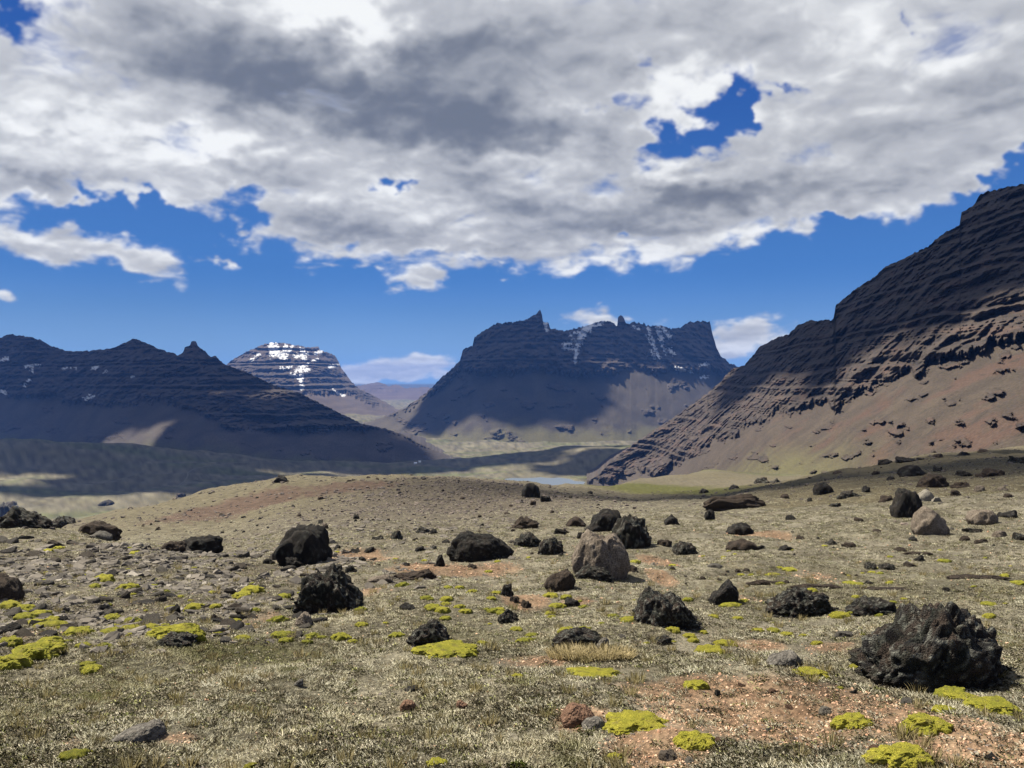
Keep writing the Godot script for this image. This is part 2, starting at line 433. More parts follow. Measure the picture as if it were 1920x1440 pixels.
func sky_layout() -> void:
	# where the deck thins to blue (negative), where single clouds stand (positive), and where its base is dark
	var edge := PackedFloat32Array([-500, 440, 0, 400, 120, 385, 230, 390, 300, 425, 430, 425, 455, 470, 560, 492, 700, 494, 850, 500, 1000, 522, 1100, 522, 1200, 508, 1330, 494, 1400, 472, 1500, 440, 1600, 425, 1700, 420, 1800, 392, 1900, 305, 1960, 280, 2400, 240])
	var cover := [[1300, 255, 90, 38, -22, -1.25], [1385, 195, 26, 42, 15, -1.0], [1480, 158, 50, 10, 5, -0.5], [742, 352, 26, 14, -20, -0.7], [455, 385, 45, 28, 30, -0.6], [290, 395, 60, 14, 20, -0.9], [150, 380, 60, 8, 5, -0.5], [15, 25, 40, 34, 20, -1.0], [1575, 410, 26, 8, 0, -0.8], [1180, 200, 60, 22, -30, -0.42], [1205, 125, 24, 18, 0, -0.38], [1690, 38, 10, 10, 0, -0.3], [1165, 440, 14, 9, 0, -0.4],
		[110, 455, 200, 34, 6, 0.95], [290, 500, 70, 22, 25, 0.6], [270, 530, 50, 12, 5, 0.55], [795, 520, 52, 20, 0, 1.0], [620, 503, 92, 12, -3, 0.7], [412, 490, 28, 9, 10, 0.7], [745, 548, 30, 4, 5, 0.5], [8, 552, 28, 8, 5, 0.8], [332, 610, 15, 4, 0, 0.55], [940, 519, 26, 6, 0, 0.6], [1430, 488, 12, 8, 0, 0.6],
		[755, 688, 150, 24, -6, 1.25], [700, 705, 110, 18, 0, 0.9], [1128, 602, 55, 22, 0, 1.3], [1055, 598, 20, 7, 0, 0.6], [1240, 606, 30, 6, 0, 0.5], [1420, 615, 60, 24, -15, 1.1], [1375, 655, 70, 30, 0, 1.1], [1480, 625, 50, 14, -20, 0.7], [1130, 570, 12, 5, 0, 0.5]]
	var grey := [[420, 120, 330, 70, 12, 0.85], [750, 215, 300, 80, 8, 1.0], [1000, 235, 180, 50, 5, 0.6], [1000, 110, 220, 60, 0, 0.45], [900, 70, 150, 60, 0, 0.35], [480, 330, 110, 24, 5, 0.5], [60, 340, 130, 22, 5, 0.75], [30, 250, 90, 18, 10, 0.4], [890, 350, 70, 30, 10, 0.6], [1080, 400, 150, 28, 5, 0.75], [700, 440, 170, 26, 6, 0.7], [1000, 440, 180, 20, 0, 0.6], [1340, 370, 220, 38, -4, 0.85], [1600, 330, 200, 50, -10, 0.55], [1560, 240, 120, 40, 0, 0.4], [1850, 180, 120, 70, -10, 0.55], [1250, 60, 200, 50, 0, 0.4], [1450, 90, 140, 40, 0, 0.25], [120, 465, 160, 14, 5, 0.3], [620, 400, 90, 20, 0, 0.5],
		[650, 20, 120, 40, 10, -0.9], [80, 60, 60, 60, 0, -0.7], [120, 240, 140, 26, 5, -0.55], [380, 275, 110, 22, 8, -0.6], [1000, 305, 120, 18, 0, -0.5], [1230, 330, 60, 20, -10, -0.5], [1300, 150, 120, 40, -20, -0.6], [700, 90, 40, 50, 0, -0.5], [1600, 100, 150, 30, 0, -0.4], [320, 400, 60, 20, 0, -0.4]]
	lay_cover.resize(LX * LY); lay_grey.resize(LX * LY)
	for j in LY:
		for i in LX:
			var x := -500.0 + i * 10.0; var y := -700.0 + j * 10.0
			var c := 1.04 * ss(26.0, -46.0, y - lut(edge, x)) - 0.60
			if y > 560.0: c -= 0.15
			for p in cover: c += blob(p, x, y) * (1.12 if p[5] > 0.0 else 1.0)
			var g := 0.0
			for p in grey: g += blob(p, x, y)
			var outside := maxf(maxf(-x, x - 1920.0), -y)
			var t := ss(40.0, 380.0, outside)
			lay_cover[j * LX + i] = lerpf(c, -0.60 + 0.46 * ss(560.0, 420.0, y) + 0.42 * ss(280.0, -80.0, y), t)
			lay_grey[j * LX + i] = lerpf(g, 0.4, t)

func look(list: PackedFloat32Array, x: float, y: float) -> float:
	var fx := clampf((x + 500.0) / 10.0, 0.0, LX - 1.01); var fy := clampf((y + 700.0) / 10.0, 0.0, LY - 1.01)
	var i := int(fx); var j := int(fy); var u := fx - i; var w := fy - j
	return lerpf(lerpf(list[j * LX + i], list[j * LX + i + 1], u), lerpf(list[(j + 1) * LX + i], list[(j + 1) * LX + i + 1], u), w)

func sky_color(d: Vector3) -> Color:
	var up := maxf(d.y, 0.0)
	var blue := mixc(Color(0.25, 0.44, 0.70), Color(0.078, 0.24, 0.60), ss(0.0, 0.15, up))
	blue = mixc(blue, Color(0.024, 0.10, 0.39), ss(0.04, 0.42, up))
	# cloud thickness
	var cover := -0.60 + 0.46 * ss(0.08, 0.2, up) + 0.42 * ss(0.3, 0.55, up)
	var g0 := 0.4
	if d.z < -0.12:
		var x := 960.0 + F * d.x / -d.z; var y := 720.0 - F * d.y / -d.z
		if x > -500.0 and x < 2490.0 and y > -700.0:
			var ws := lerpf(0.35, 1.0, ss(0.06, 0.25, up))
			var wx := sky_w.get_noise_2d(x * 0.009, y * 0.013); var wy := sky_w.get_noise_2d(x * 0.009 + 50.0, y * 0.013)
			x += 70.0 * ws * wx; y += 42.0 * ws * wy
			cover = look(lay_cover, x, y); g0 = look(lay_grey, x, y)
	var q := Vector2(d.x, d.z) / (up + 0.22)
	q += 0.05 * Vector2(sky_w.get_noise_2d(q.x * 3.0, q.y * 3.0), sky_w.get_noise_2d(q.x * 3.0 + 31.0, q.y * 3.0 + 17.0))
	var toward := (Vector2(-0.48, -0.18) - q).normalized() * 0.055
	var n := sky_n.get_noise_2d(q.x, q.y)
	var puff := -0.55 - sky_p.get_noise_2d(q.x, q.y)
	var fine := sky_f.get_noise_2d(q.x, q.y)
	var t := cover * 0.8 + 0.22 * clampf(g0, -0.2, 0.8) * ss(0.1, 0.3, cover) + 0.38 * n + 0.60 * puff + 0.09 * fine
	if t < -0.14: return blue
	var alpha := pow(ss(-0.14, 0.30, t), 1.25)
	var lit := 0.50 * (n - sky_n.get_noise_2d(q.x + toward.x, q.y + toward.y)) + 0.75 * (puff + 0.55 + sky_p.get_noise_2d(q.x + toward.x * 0.6, q.y + toward.y * 0.6))
	# light through and over the cloud: thin parts are bright, thick bases grey, sides towards the sun white
	var body := ss(-0.05, 0.40, t)
	var soft := sky_w.get_noise_2d(q.x * 1.6 + 9.0, q.y * 1.6)
	var thick := 0.30 * ss(0.0, 0.8, t) + (0.92 * g0 + 0.40 * soft + 0.02) * body
	thick -= (1.9 * lit + 0.08 * fine + 0.22 * puff) * lerpf(1.0, 0.55, ss(0.35, 0.9, g0 * body))
	thick = clampf(thick, -0.5, 2.0)
	var white := Color(0.93, 0.945, 0.96)
	var mid := Color(0.53, 0.55, 0.59)
	var dark := Color(0.165, 0.19, 0.25)
	var c := mixc(white, mid, ss(-0.40, 0.46, thick))
	c = mixc(c, dark, ss(0.26, 1.55, thick))
	c = mixc(c, Color(0.62, 0.66, 0.72), ss(0.16, 0.02, up) * 0.3)
	return mixc(blue, c, alpha)

var sky_rows := []
func sky_row(el: float, n: int, from: int, to: int) -> PackedByteArray:
	var row := PackedByteArray(); row.resize((to - from) * 3)
	for i in range(from, to):
		var az := ((i + 0.5) / n - 0.5) * TAU
		var c := sky_color(Vector3(sin(az) * cos(el), sin(el), -cos(az) * cos(el))).linear_to_srgb()
		var k := (i - from) * 3
		row[k] = clampi(int(c.r * 255.0 + 0.5), 0, 255); row[k + 1] = clampi(int(c.g * 255.0 + 0.5), 0, 255); row[k + 2] = clampi(int(c.b * 255.0 + 0.5), 0, 255)
	return row

func flat_rows(rows: Array) -> PackedByteArray:
	var all := PackedByteArray()
	for r in rows: all.append_array(r)
	return all

func build_sky() -> ImageTexture:
	sky_n.seed = 77; sky_n.noise_type = FastNoiseLite.TYPE_SIMPLEX_SMOOTH; sky_n.frequency = 2.3
	sky_n.fractal_octaves = 6; sky_n.fractal_gain = 0.52; sky_n.fractal_lacunarity = 2.1
	sky_w.seed = 5; sky_w.noise_type = FastNoiseLite.TYPE_SIMPLEX_SMOOTH; sky_w.frequency = 1.2; sky_w.fractal_octaves = 4
	sky_f.seed = 9; sky_f.noise_type = FastNoiseLite.TYPE_SIMPLEX_SMOOTH; sky_f.frequency = 14.0; sky_f.fractal_octaves = 4; sky_f.fractal_gain = 0.6
	sky_p.seed = 15; sky_p.noise_type = FastNoiseLite.TYPE_CELLULAR; sky_p.cellular_return_type = FastNoiseLite.RETURN_DISTANCE; sky_p.frequency = 2.6; sky_p.fractal_octaves = 5; sky_p.fractal_gain = 0.46; sky_p.fractal_lacunarity = 2.3; sky_p.domain_warp_enabled = false
	sky_layout()
	var W := 4096; var H := 2048
	# whole upper half in coarse steps, then the part in view in fine steps
	sky_rows.resize(128)
	each(func(j: int) -> void: sky_rows[j] = sky_row((1.0 - (j + 0.5) / 128.0) * PI * 0.5, 512, 0, 512), 128)
	var low := Image.create_from_data(512, 128, false, Image.FORMAT_RGB8, flat_rows(sky_rows))
	low.resize(W, 1024, Image.INTERPOLATE_CUBIC)
	var im := Image.create(W, H, false, Image.FORMAT_RGB8)
	im.fill(Color(0.20, 0.185, 0.14).linear_to_srgb())
	im.blit_rect(low, Rect2i(0, 0, W, 1024), Vector2i(0, 0))
	sky_rows = []
	sky_rows.resize(326)
	each(func(j: int) -> void: sky_rows[j] = sky_row((0.5 - (j + 700.5) / 2048.0) * PI, 4096, 1650, 2448), 326)
	im.blit_rect(Image.create_from_data(798, 326, false, Image.FORMAT_RGB8, flat_rows(sky_rows)), Rect2i(0, 0, 798, 326), Vector2i(1650, 700))
	sky_rows = []
	# a panorama's first column looks along -Z
	var turned := Image.create(W, H, false, Image.FORMAT_RGB8)
	turned.blit_rect(im, Rect2i(2048, 0, 2048, H), Vector2i(0, 0))
	turned.blit_rect(im, Rect2i(0, 0, 2048, H), Vector2i(2048, 0))
	return ImageTexture.create_from_image(turned)

# ---------------------------------------------------------------- mountains
func ray_at(px: float, py: float, d: float) -> Vector3:
	return Vector3((px - 960.0) / F * d, EYE - (py - 720.0) / F * d, -d)

func build_mountain(p: Dictionary) -> MeshInstance3D:
	# p: name, label, x0, x1, nx, ny, sky, base (distance), rim (distance), foot (pixel y of the cliff foot), talus share kt,
	#    band (m), gully (m), color (Callable)
	var nx: int = p.nx; var ny: int = p.ny
	var back := [[0.02, 0.004], [0.06, 0.02], [0.15, 0.06], [0.4, 0.35]]
	var rows := ny + back.size()
	var v := PackedVector3Array(); v.resize(nx * rows)
	var c := PackedColorArray(); c.resize(nx * rows)
	var band: float = p.band; var gully: float = p.gully; var jag: float = p.jag
	var colour: Callable = p.color
	var cols := []; cols.resize(nx)
	each(func(i: int) -> void:
		var cv := PackedVector3Array(); cv.resize(rows)
		var cc := PackedColorArray(); cc.resize(rows)
		var xp := lerpf(p.x0, p.x1, i / float(nx - 1))
		var db := lut(p.base, xp); var dr := lut(p.rim, xp)
		var ux := (xp - 960.0) / F
		var hb: float = hf(ux * db, -db) - p.sink
		var yb: float = 720.0 + F * (EYE - hb) / db
		var wx := xp * 0.001 * dr
		var ys := lut(p.sky, xp) + jag * (n1.get_noise_2d(xp * 0.11, 3.0) + 0.5 * n1.get_noise_2d(xp * 0.5, 9.0))
		ys = minf(ys, yb - 2.0)
		var ym := 0.0
		for e in [-120.0, -90.0, -65.0, -40.0, -20.0, 0.0, 20.0, 40.0, 65.0, 90.0, 120.0]: ym += lut(p.sky, xp + e * p.smooth) / 11.0
		ym = minf(ym, yb - 2.0)
		var yt := minf(maxf(ym, ys) + 0.12 * (yb - ym), yb - 1.0)
		var grown := ss(8.0, 45.0, yb - ys)
		var yf := 0.0
		for e in [-40.0, -20.0, 0.0, 20.0, 40.0]: yf += lut(p.foot, xp + e) / 5.0
		yf = clampf(yf, minf(ym, ys) + 1.0, yb - 1.0)
		var yc := clampf(lut(p.foot, xp) + p.tongue * (n1.get_noise_2d(xp * 0.02, 71.0) + 0.5 * nr.get_noise_2d(xp * 0.03, 5.0)), minf(ym, ys) + 1.0, yb - 1.0)
		var kt: float = clampf(p.kt * (yb - yf) / maxf(yb - ym, 1.0) / lerpf(0.62, 1.0, clampf((yb - yf) / maxf(yb - ym, 1.0), 0.0, 1.0)), 0.05, 0.97)
		var dc := lerpf(db, dr, kt)
		var hc := EYE - (yf - 720.0) / F * dc
		var hr := EYE - (ym - 720.0) / F * dr
		var m1: float = (hc - hb) / (dc - db); var m2: float = maxf((hr - hc) / maxf(dr - dc, 1.0), (720.0 - ys) / F + 0.15)
		var last := Vector3.ZERO
		for j in ny:
			var t := j / float(ny - 1)
			var y := lerpf(yb, yt, t / 0.86) if t < 0.86 else lerpf(yt, ys, (t - 0.86) / 0.14)
			var k := (y - 720.0) / F
			var cliff := ss(-3.0, 9.0, yc - y + 7.0 * n1.get_noise_2d(xp * 0.12, y * 0.05)) * grown
			var d := 0.0
			if y > yf: d = (EYE - hb + m1 * db) / (m1 + k)
			else: d = (EYE - hc + m2 * dc) / (m2 + k)
			d = clampf(d, db, dr * 1.2)
			var h := EYE - k * d
			var x := ux * d
			# rock outcrops breaking the scree
			var out: float = ss(0.31, 0.47, n1.get_noise_2d(xp * p.of + 13.0, y * p.of * 1.9) + 0.10 * n1.get_noise_2d(xp * 0.3, y * 0.3)) * p.outcrop * grown
			var rock := clampf(maxf(cliff, out), 0.0, 1.0)
			# ledges: steep faces and treads
			var wob := n1.get_noise_2d(x / (band * 9.0), d / (band * 9.0))
			var q := h / band + 0.9 * n2.get_noise_2d(h / (band * 1.7), 17.0) + 0.4 * wob
			var f: float = q - floorf(q)
			var stair := ss(0.55, 1.0, f)
			var dd: float = (stair - f) * band / maxf(m2, 0.35) * 0.9
			q = h / (band * 0.29) + 1.3 * n2.get_noise_2d(h / (band * 0.6), 29.0) + 0.9 * wob + 0.35 * n2.get_noise_2d(x / (band * 2.0), d / (band * 2.0))
			var f2: float = q - floorf(q)
			dd += (ss(0.5, 1.0, f2) - f2) * band * 0.29 / maxf(m2, 0.35) * 0.8
			var strength := cliff * (0.66 + 0.5 * n1.get_noise_2d((x + d) / (band * 6.0) + 7.0, h / (band * 1.2))) + out * (1.0 - cliff) * 0.15
			# ribs and gullies
			var rib := nr.get_noise_3d(x / (gully * 7.0), h / (gully * 22.0), d / (gully * 7.0))
			var rib2 := nr.get_noise_3d(x / (gully * 1.8) + 5.0, h / (gully * 3.2), d / (gully * 1.8))
			d -= gully * 1.5 * nr.get_noise_3d(x / (gully * 19.0) + 2.0, h / (gully * 60.0), d / (gully * 19.0)) * cliff * grown
			var crag := n1.get_noise_3d(x / (gully * 1.1), h / (gully * 0.8), d / (gully * 1.1))
			d += gully * p.crag * crag * maxf(cliff, out * 0.6) * grown
			d += dd * clampf(strength, 0.0, 1.3) - gully * (0.9 * rib + 0.45 * rib2) * lerpf(0.10, 1.0, maxf(cliff, out * 0.35)) * ss(0.0, 0.08, t) * grown
			d -= out * (1.0 - cliff) * gully * 0.22
			var pos := Vector3(ux * d, EYE - k * d, -d)
			cv[j] = pos
			cc[j] = colour.call(pos, xp, y, rock, f, f2, rib + 0.5 * rib2, (y - ys) / maxf(yb - ys, 1.0))
			last = pos
		for b in back.size():
			var d: float = last.z * -1.0 + back[b][0] * dr
			cv[ny + b] = Vector3(ux * d, last.y - back[b][1] * (hr - hb) - 0.004 * dr * b, -d)
			cc[ny + b] = cc[ny - 1]
		cols[i] = [cv, cc], nx)
	for i in nx:
		for j in rows:
			v[j * nx + i] = cols[i][0][j]; c[j * nx + i] = cols[i][1][j]
	var o := add_mesh(p.name, grid_mesh(v, c, nx, rows), p.mat)
	tag(o, p.label, p.category, "", "structure")
	return o

const SNOW := Color(0.82, 0.84, 0.88)
var snow_mesa := [[1100, 612, 1085, 640, 6], [1085, 640, 1078, 678, 3.2], [1058, 646, 1095, 632, 3.5], [1056, 652, 1080, 655, 2.2], [1112, 607, 1095, 626, 5], [1132, 602, 1118, 611, 3], [1070, 628, 1090, 622, 3], [1022, 603, 1025, 618, 4], [1215, 615, 1225, 642, 2.5], [1233, 613, 1240, 637, 4], [1245, 617, 1257, 633, 3.5], [1224, 645, 1236, 672, 2.5], [1238, 640, 1248, 662, 2.2], [1221, 655, 1228, 674, 2], [1255, 654, 1263, 665, 2], [1268, 690, 1283, 694, 3], [1314, 684, 1326, 683, 2.5], [1293, 697, 1298, 697, 2.2], [1315, 708, 1326, 707, 2.4], [1185, 612, 1200, 618, 1.6], [1212, 628, 1218, 640, 1.8]]
var snow_far := [[512, 644, 515, 662, 9], [515, 662, 536, 670, 4.5], [536, 650, 527, 668, 3.5], [548, 650, 540, 662, 3], [552, 668, 576, 663, 3], [566, 655, 570, 673, 4], [554, 695, 581, 693, 2.5], [547, 702, 566, 711, 3.2], [565, 700, 566, 727, 4], [560, 690, 576, 684, 2], [617, 688, 635, 683, 2.6], [625, 732, 646, 743, 2], [470, 676, 486, 664, 2.2], [590, 663, 602, 659, 2.2], [585, 676, 597, 674, 1.8], [526, 690, 548, 688, 1.8]]
var snow_left := [[0, 676, 16, 671, 2.2], [48, 687, 76, 684, 1.8], [61, 686, 60, 697, 2.4], [45, 723, 56, 712, 1.6], [10, 737, 2, 733, 2.4], [115, 692, 126, 690, 1.5], [172, 692, 184, 688, 2.2], [158, 748, 176, 741, 2], [244, 707, 251, 705, 1.5], [136, 690, 142, 690, 1.3], [196, 698, 202, 696, 1.3]]

func streak(list: Array, xp: float, y: float) -> float:
	# drifts lying in gullies and along ledges: how deep inside a drift, 0 at its edge
	var best := -9.0
	var wob := Vector2(n1.get_noise_2d(xp * 0.16, y * 0.16), n1.get_noise_2d(xp * 0.16 + 40.0, y * 0.16)) * 5.0
	var p := Vector2(xp, y) + wob
	for e in list:
		var a := Vector2(e[0], e[1])
		if absf(p.x - a.x) > 50.0: continue
		var ab := Vector2(e[2], e[3]) - a
		var t := clampf((p - a).dot(ab) / maxf(ab.length_squared(), 0.01), 0.0, 1.0)
		best = maxf(best, 1.0 - (p - a - ab * t).length() / e[4])
	return best

func rock_tone(p: Vector3, f: float, f2: float, scale: float) -> Color:
	var a := n1.get_noise_3d(p.x / (30.0 * scale), p.y / (9.0 * scale), p.z / (30.0 * scale))
	var s := n2.get_noise_2d(p.y / (7.0 * scale), 3.0)
	var c := mixc(Color(0.058, 0.050, 0.047), Color(0.105, 0.082, 0.070), 0.45 + 0.7 * a + 0.35 * s)
	return mixc(c, Color(0.034, 0.031, 0.033), ss(0.1, 0.5, n1.get_noise_3d(p.x / (55.0 * scale) + 9.0, p.y / (16.0 * scale), p.z / (55.0 * scale))) * 0.8)

func col_right(p: Vector3, xp: float, y: float, rock: float, f: float, f2: float, rib: float, up: float) -> Color:
	var r := mixc(rock_tone(p, f, f2, 0.6), Color(0.13, 0.085, 0.070), ss(0.1, 0.5, n1.get_noise_3d(p.x / 70.0, p.y / 12.0 + 4.0, p.z / 70.0)) * 0.55)
	var a := n1.get_noise_3d(p.x / 35.0, p.y / 60.0, p.z / 35.0)
	var s := mixc(Color(0.068, 0.056, 0.048), Color(0.10, 0.081, 0.066), 0.5 + a)
	s = mixc(s, Color(0.105, 0.066, 0.054), ss(0.05, 0.4, n1.get_noise_3d(p.x / 90.0 + 3.0, p.y / 45.0, p.z / 90.0)) * 0.75 * ss(1350.0, 1600.0, xp))
	var st := n1.get_noise_3d(p.x / 14.0 + 30.0, p.y / 14.0, p.z / 14.0)
	s = mixc(s, Color(0.055, 0.047, 0.043), ss(0.18, 0.5, st + 0.3 * a) * 0.75)
	var low := ss(0.70, 0.97, up + 0.10 * a) * ss(1720.0, 1480.0, xp)
	s = mixc(s, Color(0.135, 0.128, 0.066), low * 0.85)
	s = mixc(s, Color(0.10, 0.085, 0.075), ss(1330.0, 1230.0, xp) * 0.7)
	return mixc(s, r, rock)

func col_mesa(p: Vector3, xp: float, y: float, rock: float, f: float, f2: float, rib: float, up: float) -> Color:
	var r := rock_tone(p, f, f2, 1.6)
	var a := n1.get_noise_3d(p.x / 120.0, p.y / 160.0, p.z / 120.0)
	var s := mixc(Color(0.062, 0.055, 0.05), Color(0.095, 0.083, 0.07), 0.5 + a)
	s = mixc(s, Color(0.135, 0.125, 0.07), ss(0.80, 0.98, up + 0.14 * a))
	var c := mixc(s, r, rock)
	return mixc(c, SNOW, ss(-0.10, 0.22, streak(snow_mesa, xp, y) + 0.7 * n1.get_noise_2d(xp * 0.22, y * 0.22)))

func col_left(p: Vector3, xp: float, y: float, rock: float, f: float, f2: float, rib: float, up: float) -> Color:
	var r := rock_tone(p, f, f2, 1.4)
	var a := n1.get_noise_3d(p.x / 100.0, p.y / 140.0, p.z / 100.0)
	var s := mixc(Color(0.066, 0.057, 0.055), Color(0.105, 0.09, 0.082), 0.5 + a)
	s = mixc(s, Color(0.10, 0.098, 0.06), ss(0.86, 1.0, up + 0.12 * a) * 0.9)
	var c := mixc(s, r, rock)
	return mixc(c, SNOW, ss(-0.10, 0.22, streak(snow_left, xp, y) + 0.7 * n1.get_noise_2d(xp * 0.22, y * 0.22)))

func col_far(p: Vector3, xp: float, y: float, rock: float, f: float, f2: float, rib: float, up: float) -> Color:
	var r := rock_tone(p, f, f2, 2.2)
	var a := n1.get_noise_3d(p.x / 160.0, p.y / 200.0, p.z / 160.0)
	var s := mixc(Color(0.085, 0.068, 0.065), Color(0.125, 0.10, 0.09), 0.5 + a)
	s = mixc(s, Color(0.17, 0.155, 0.09), ss(0.9, 1.0, up + 0.12 * a))
	r = mixc(r, s, ss(0.22, 0.06, up) * 0.8)
	var c := mixc(s, r, rock)
	return mixc(c, SNOW, ss(-0.10, 0.22, streak(snow_far, xp, y) + 0.7 * n1.get_noise_2d(xp * 0.22, y * 0.22)))

func col_ridge(p: Vector3, _xp: float, _y: float, rock: float, f: float, f2: float, _rib: float, _up: float) -> Color:
	var a := n1.get_noise_3d(p.x / 300.0, p.y / 60.0, p.z / 300.0)
	return mixc(mixc(Color(0.10, 0.072, 0.068), Color(0.14, 0.105, 0.092), 0.5 + a), rock_tone(p, f, f2, 3.0), rock * 0.5)

func build_mountains() -> void:
	var tex := noise_tex(1024, 0.015, 6, 0.62, 1.0, 21)
	var near := vc_mat(tex, 0.03, 0.97, noise_tex(512, 0.03, 5, 0.0, 1.0, 22), 90.0)
	var mid := vc_mat(tex, 0.011, 0.97)
	build_mountain({"name": "mountain", "label": "steep dark banded mountainside with brown scree rising beside the slope", "category": "mountain", "mat": near,
		"x0": 1100.0, "x1": 2250.0, "nx": 580, "ny": 290, "sink": 3.0, "smooth": 1.0, "band": 22.0, "gully": 18.0, "jag": 3.0, "kt": 0.70, "of": 0.016, "oh": 0.03, "tongue": 22.0, "crag": 0.55, "outcrop": 0.85, "color": col_right,
		"sky": PackedFloat32Array([1100, 902, 1118, 893, 1150, 862, 1200, 825, 1260, 785, 1310, 750, 1345, 722, 1372, 692, 1395, 685, 1415, 662, 1422, 652, 1460, 632, 1480, 626, 1496, 609, 1520, 601, 1562, 600, 1567, 573, 1600, 545, 1638, 520, 1660, 500, 1700, 482, 1740, 462, 1765, 440, 1799, 422, 1803, 398, 1825, 386, 1838, 364, 1880, 352, 1920, 345, 2000, 325, 2120, 300, 2250, 290]),
		"base": PackedFloat32Array([1100, 1450, 1120, 1420, 1200, 1200, 1330, 800, 1450, 560, 1600, 400, 1750, 320, 1920, 270, 2120, 230, 2250, 210]),
		"rim": PackedFloat32Array([1100, 1480, 1120, 1490, 1200, 1520, 1330, 1560, 1400, 1500, 1480, 1300, 1600, 1060, 1750, 900, 1920, 800, 2120, 720, 2250, 680]),
		"foot": PackedFloat32Array([1100, 900, 1250, 878, 1330, 832, 1400, 792, 1450, 780, 1500, 765, 1560, 757, 1600, 742, 1650, 712, 1700, 694, 1800, 664, 1920, 628, 2250, 560])})
	build_mountain({"name": "mesa", "label": "flat-topped dark mesa with castle-like crags and snow streaks across the valley", "category": "mesa", "mat": mid,
		"x0": 660.0, "x1": 1480.0, "nx": 560, "ny": 165, "sink": 4.0, "smooth": 0.6, "band": 46.0, "gully": 48.0, "jag": 3.5, "kt": 0.72, "of": 0.014, "oh": 0.018, "tongue": 9.0, "crag": 0.8, "outcrop": 0.6, "color": col_mesa,
		"sky": PackedFloat32Array([660, 800, 690, 793, 720, 783, 760, 765, 800, 735, 830, 706, 862, 678, 868, 655, 886, 648, 890, 632, 905, 622, 930, 607, 945, 605, 965, 604, 985, 600, 998, 593, 1006, 588, 1012, 581, 1016, 588, 1018, 603, 1028, 606, 1032, 616, 1060, 620, 1075, 616, 1100, 612, 1115, 604, 1130, 600, 1150, 604, 1157, 613, 1159, 594, 1164, 591, 1170, 596, 1174, 607, 1190, 604, 1205, 608, 1207, 603, 1212, 611, 1240, 610, 1258, 616, 1278, 613, 1288, 605, 1310, 602, 1331, 603, 1335, 622, 1343, 652, 1352, 668, 1366, 679, 1385, 688, 1420, 692, 1480, 694]),
		"base": PackedFloat32Array([660, 3900, 760, 3500, 850, 3250, 950, 3180, 1150, 3150, 1300, 3200, 1480, 3300]),
		"rim": PackedFloat32Array([660, 4100, 760, 4050, 870, 3980, 1020, 3900, 1180, 3980, 1330, 4020, 1480, 4200]),
		"foot": PackedFloat32Array([660, 797, 760, 772, 830, 722, 865, 690, 900, 702, 1000, 694, 1100, 702, 1200, 694, 1300, 694, 1380, 704, 1480, 706])})
	build_mountain({"name": "mountain_ridge", "label": "long dark ridge with a square pinnacle and grey scree fans beyond the valley floor", "category": "ridge", "mat": mid,
		"x0": -330.0, "x1": 880.0, "nx": 600, "ny": 165, "sink": 4.0, "smooth": 0.6, "band": 34.0, "gully": 28.0, "jag": 2.5, "kt": 0.70, "of": 0.010, "oh": 0.024, "tongue": 9.0, "crag": 0.8, "outcrop": 0.6, "color": col_left,
		"sky": PackedFloat32Array([-330, 660, -200, 645, -60, 640, 0, 633, 12, 628, 18, 626, 55, 632, 75, 637, 100, 650, 130, 659, 180, 657, 215, 652, 235, 642, 250, 635, 275, 643, 290, 650, 300, 655, 328, 663, 333, 669, 344, 659, 347, 650, 356, 648, 359, 640, 367, 640, 371, 649, 385, 658, 394, 669, 404, 668, 410, 673, 423, 684, 440, 690, 470, 701, 520, 725, 560, 736, 590, 751, 640, 776, 680, 796, 720, 805, 760, 818, 800, 838, 840, 856, 880, 870]),
		"base": PackedFloat32Array([-330, 3000, 0, 2950, 100, 2850, 200, 2550, 300, 2380, 400, 2230, 600, 2200, 760, 2300, 880, 2420]),
		"rim": PackedFloat32Array([-330, 3700, 0, 3600, 150, 3500, 360, 3150, 450, 2950, 600, 2720, 760, 2500, 880, 2440]),
		"foot": PackedFloat32Array([-330, 745, 0, 742, 60, 742, 130, 752, 200, 758, 300, 752, 360, 770, 420, 800, 500, 806, 600, 805, 700, 800, 760, 740, 880, 700])})
	build_mountain({"name": "snowy_mountain", "label": "distant rounded mountain with snow on its crown, behind the long ridge", "category": "mountain", "mat": mid,
		"x0": 380.0, "x1": 800.0, "nx": 320, "ny": 130, "sink": 5.0, "smooth": 0.4, "band": 60.0, "gully": 30.0, "jag": 2.5, "kt": 0.72, "of": 0.012, "oh": 0.01, "tongue": 4.0, "crag": 0.7, "outcrop": 0.3, "color": col_far,
		"sky": PackedFloat32Array([380, 712, 425, 683, 440, 672, 470, 656, 495, 645, 515, 642, 545, 645, 575, 651, 597, 650, 601, 656, 618, 662, 628, 666, 634, 676, 642, 692, 656, 712, 670, 726, 700, 742, 740, 765, 770, 780, 800, 785]),
		"base": PackedFloat32Array([380, 4900, 800, 4900]), "rim": PackedFloat32Array([380, 6100, 640, 6200, 700, 5800, 800, 5200]),
		"foot": PackedFloat32Array([380, 742, 600, 738, 660, 740, 700, 762, 800, 787])})
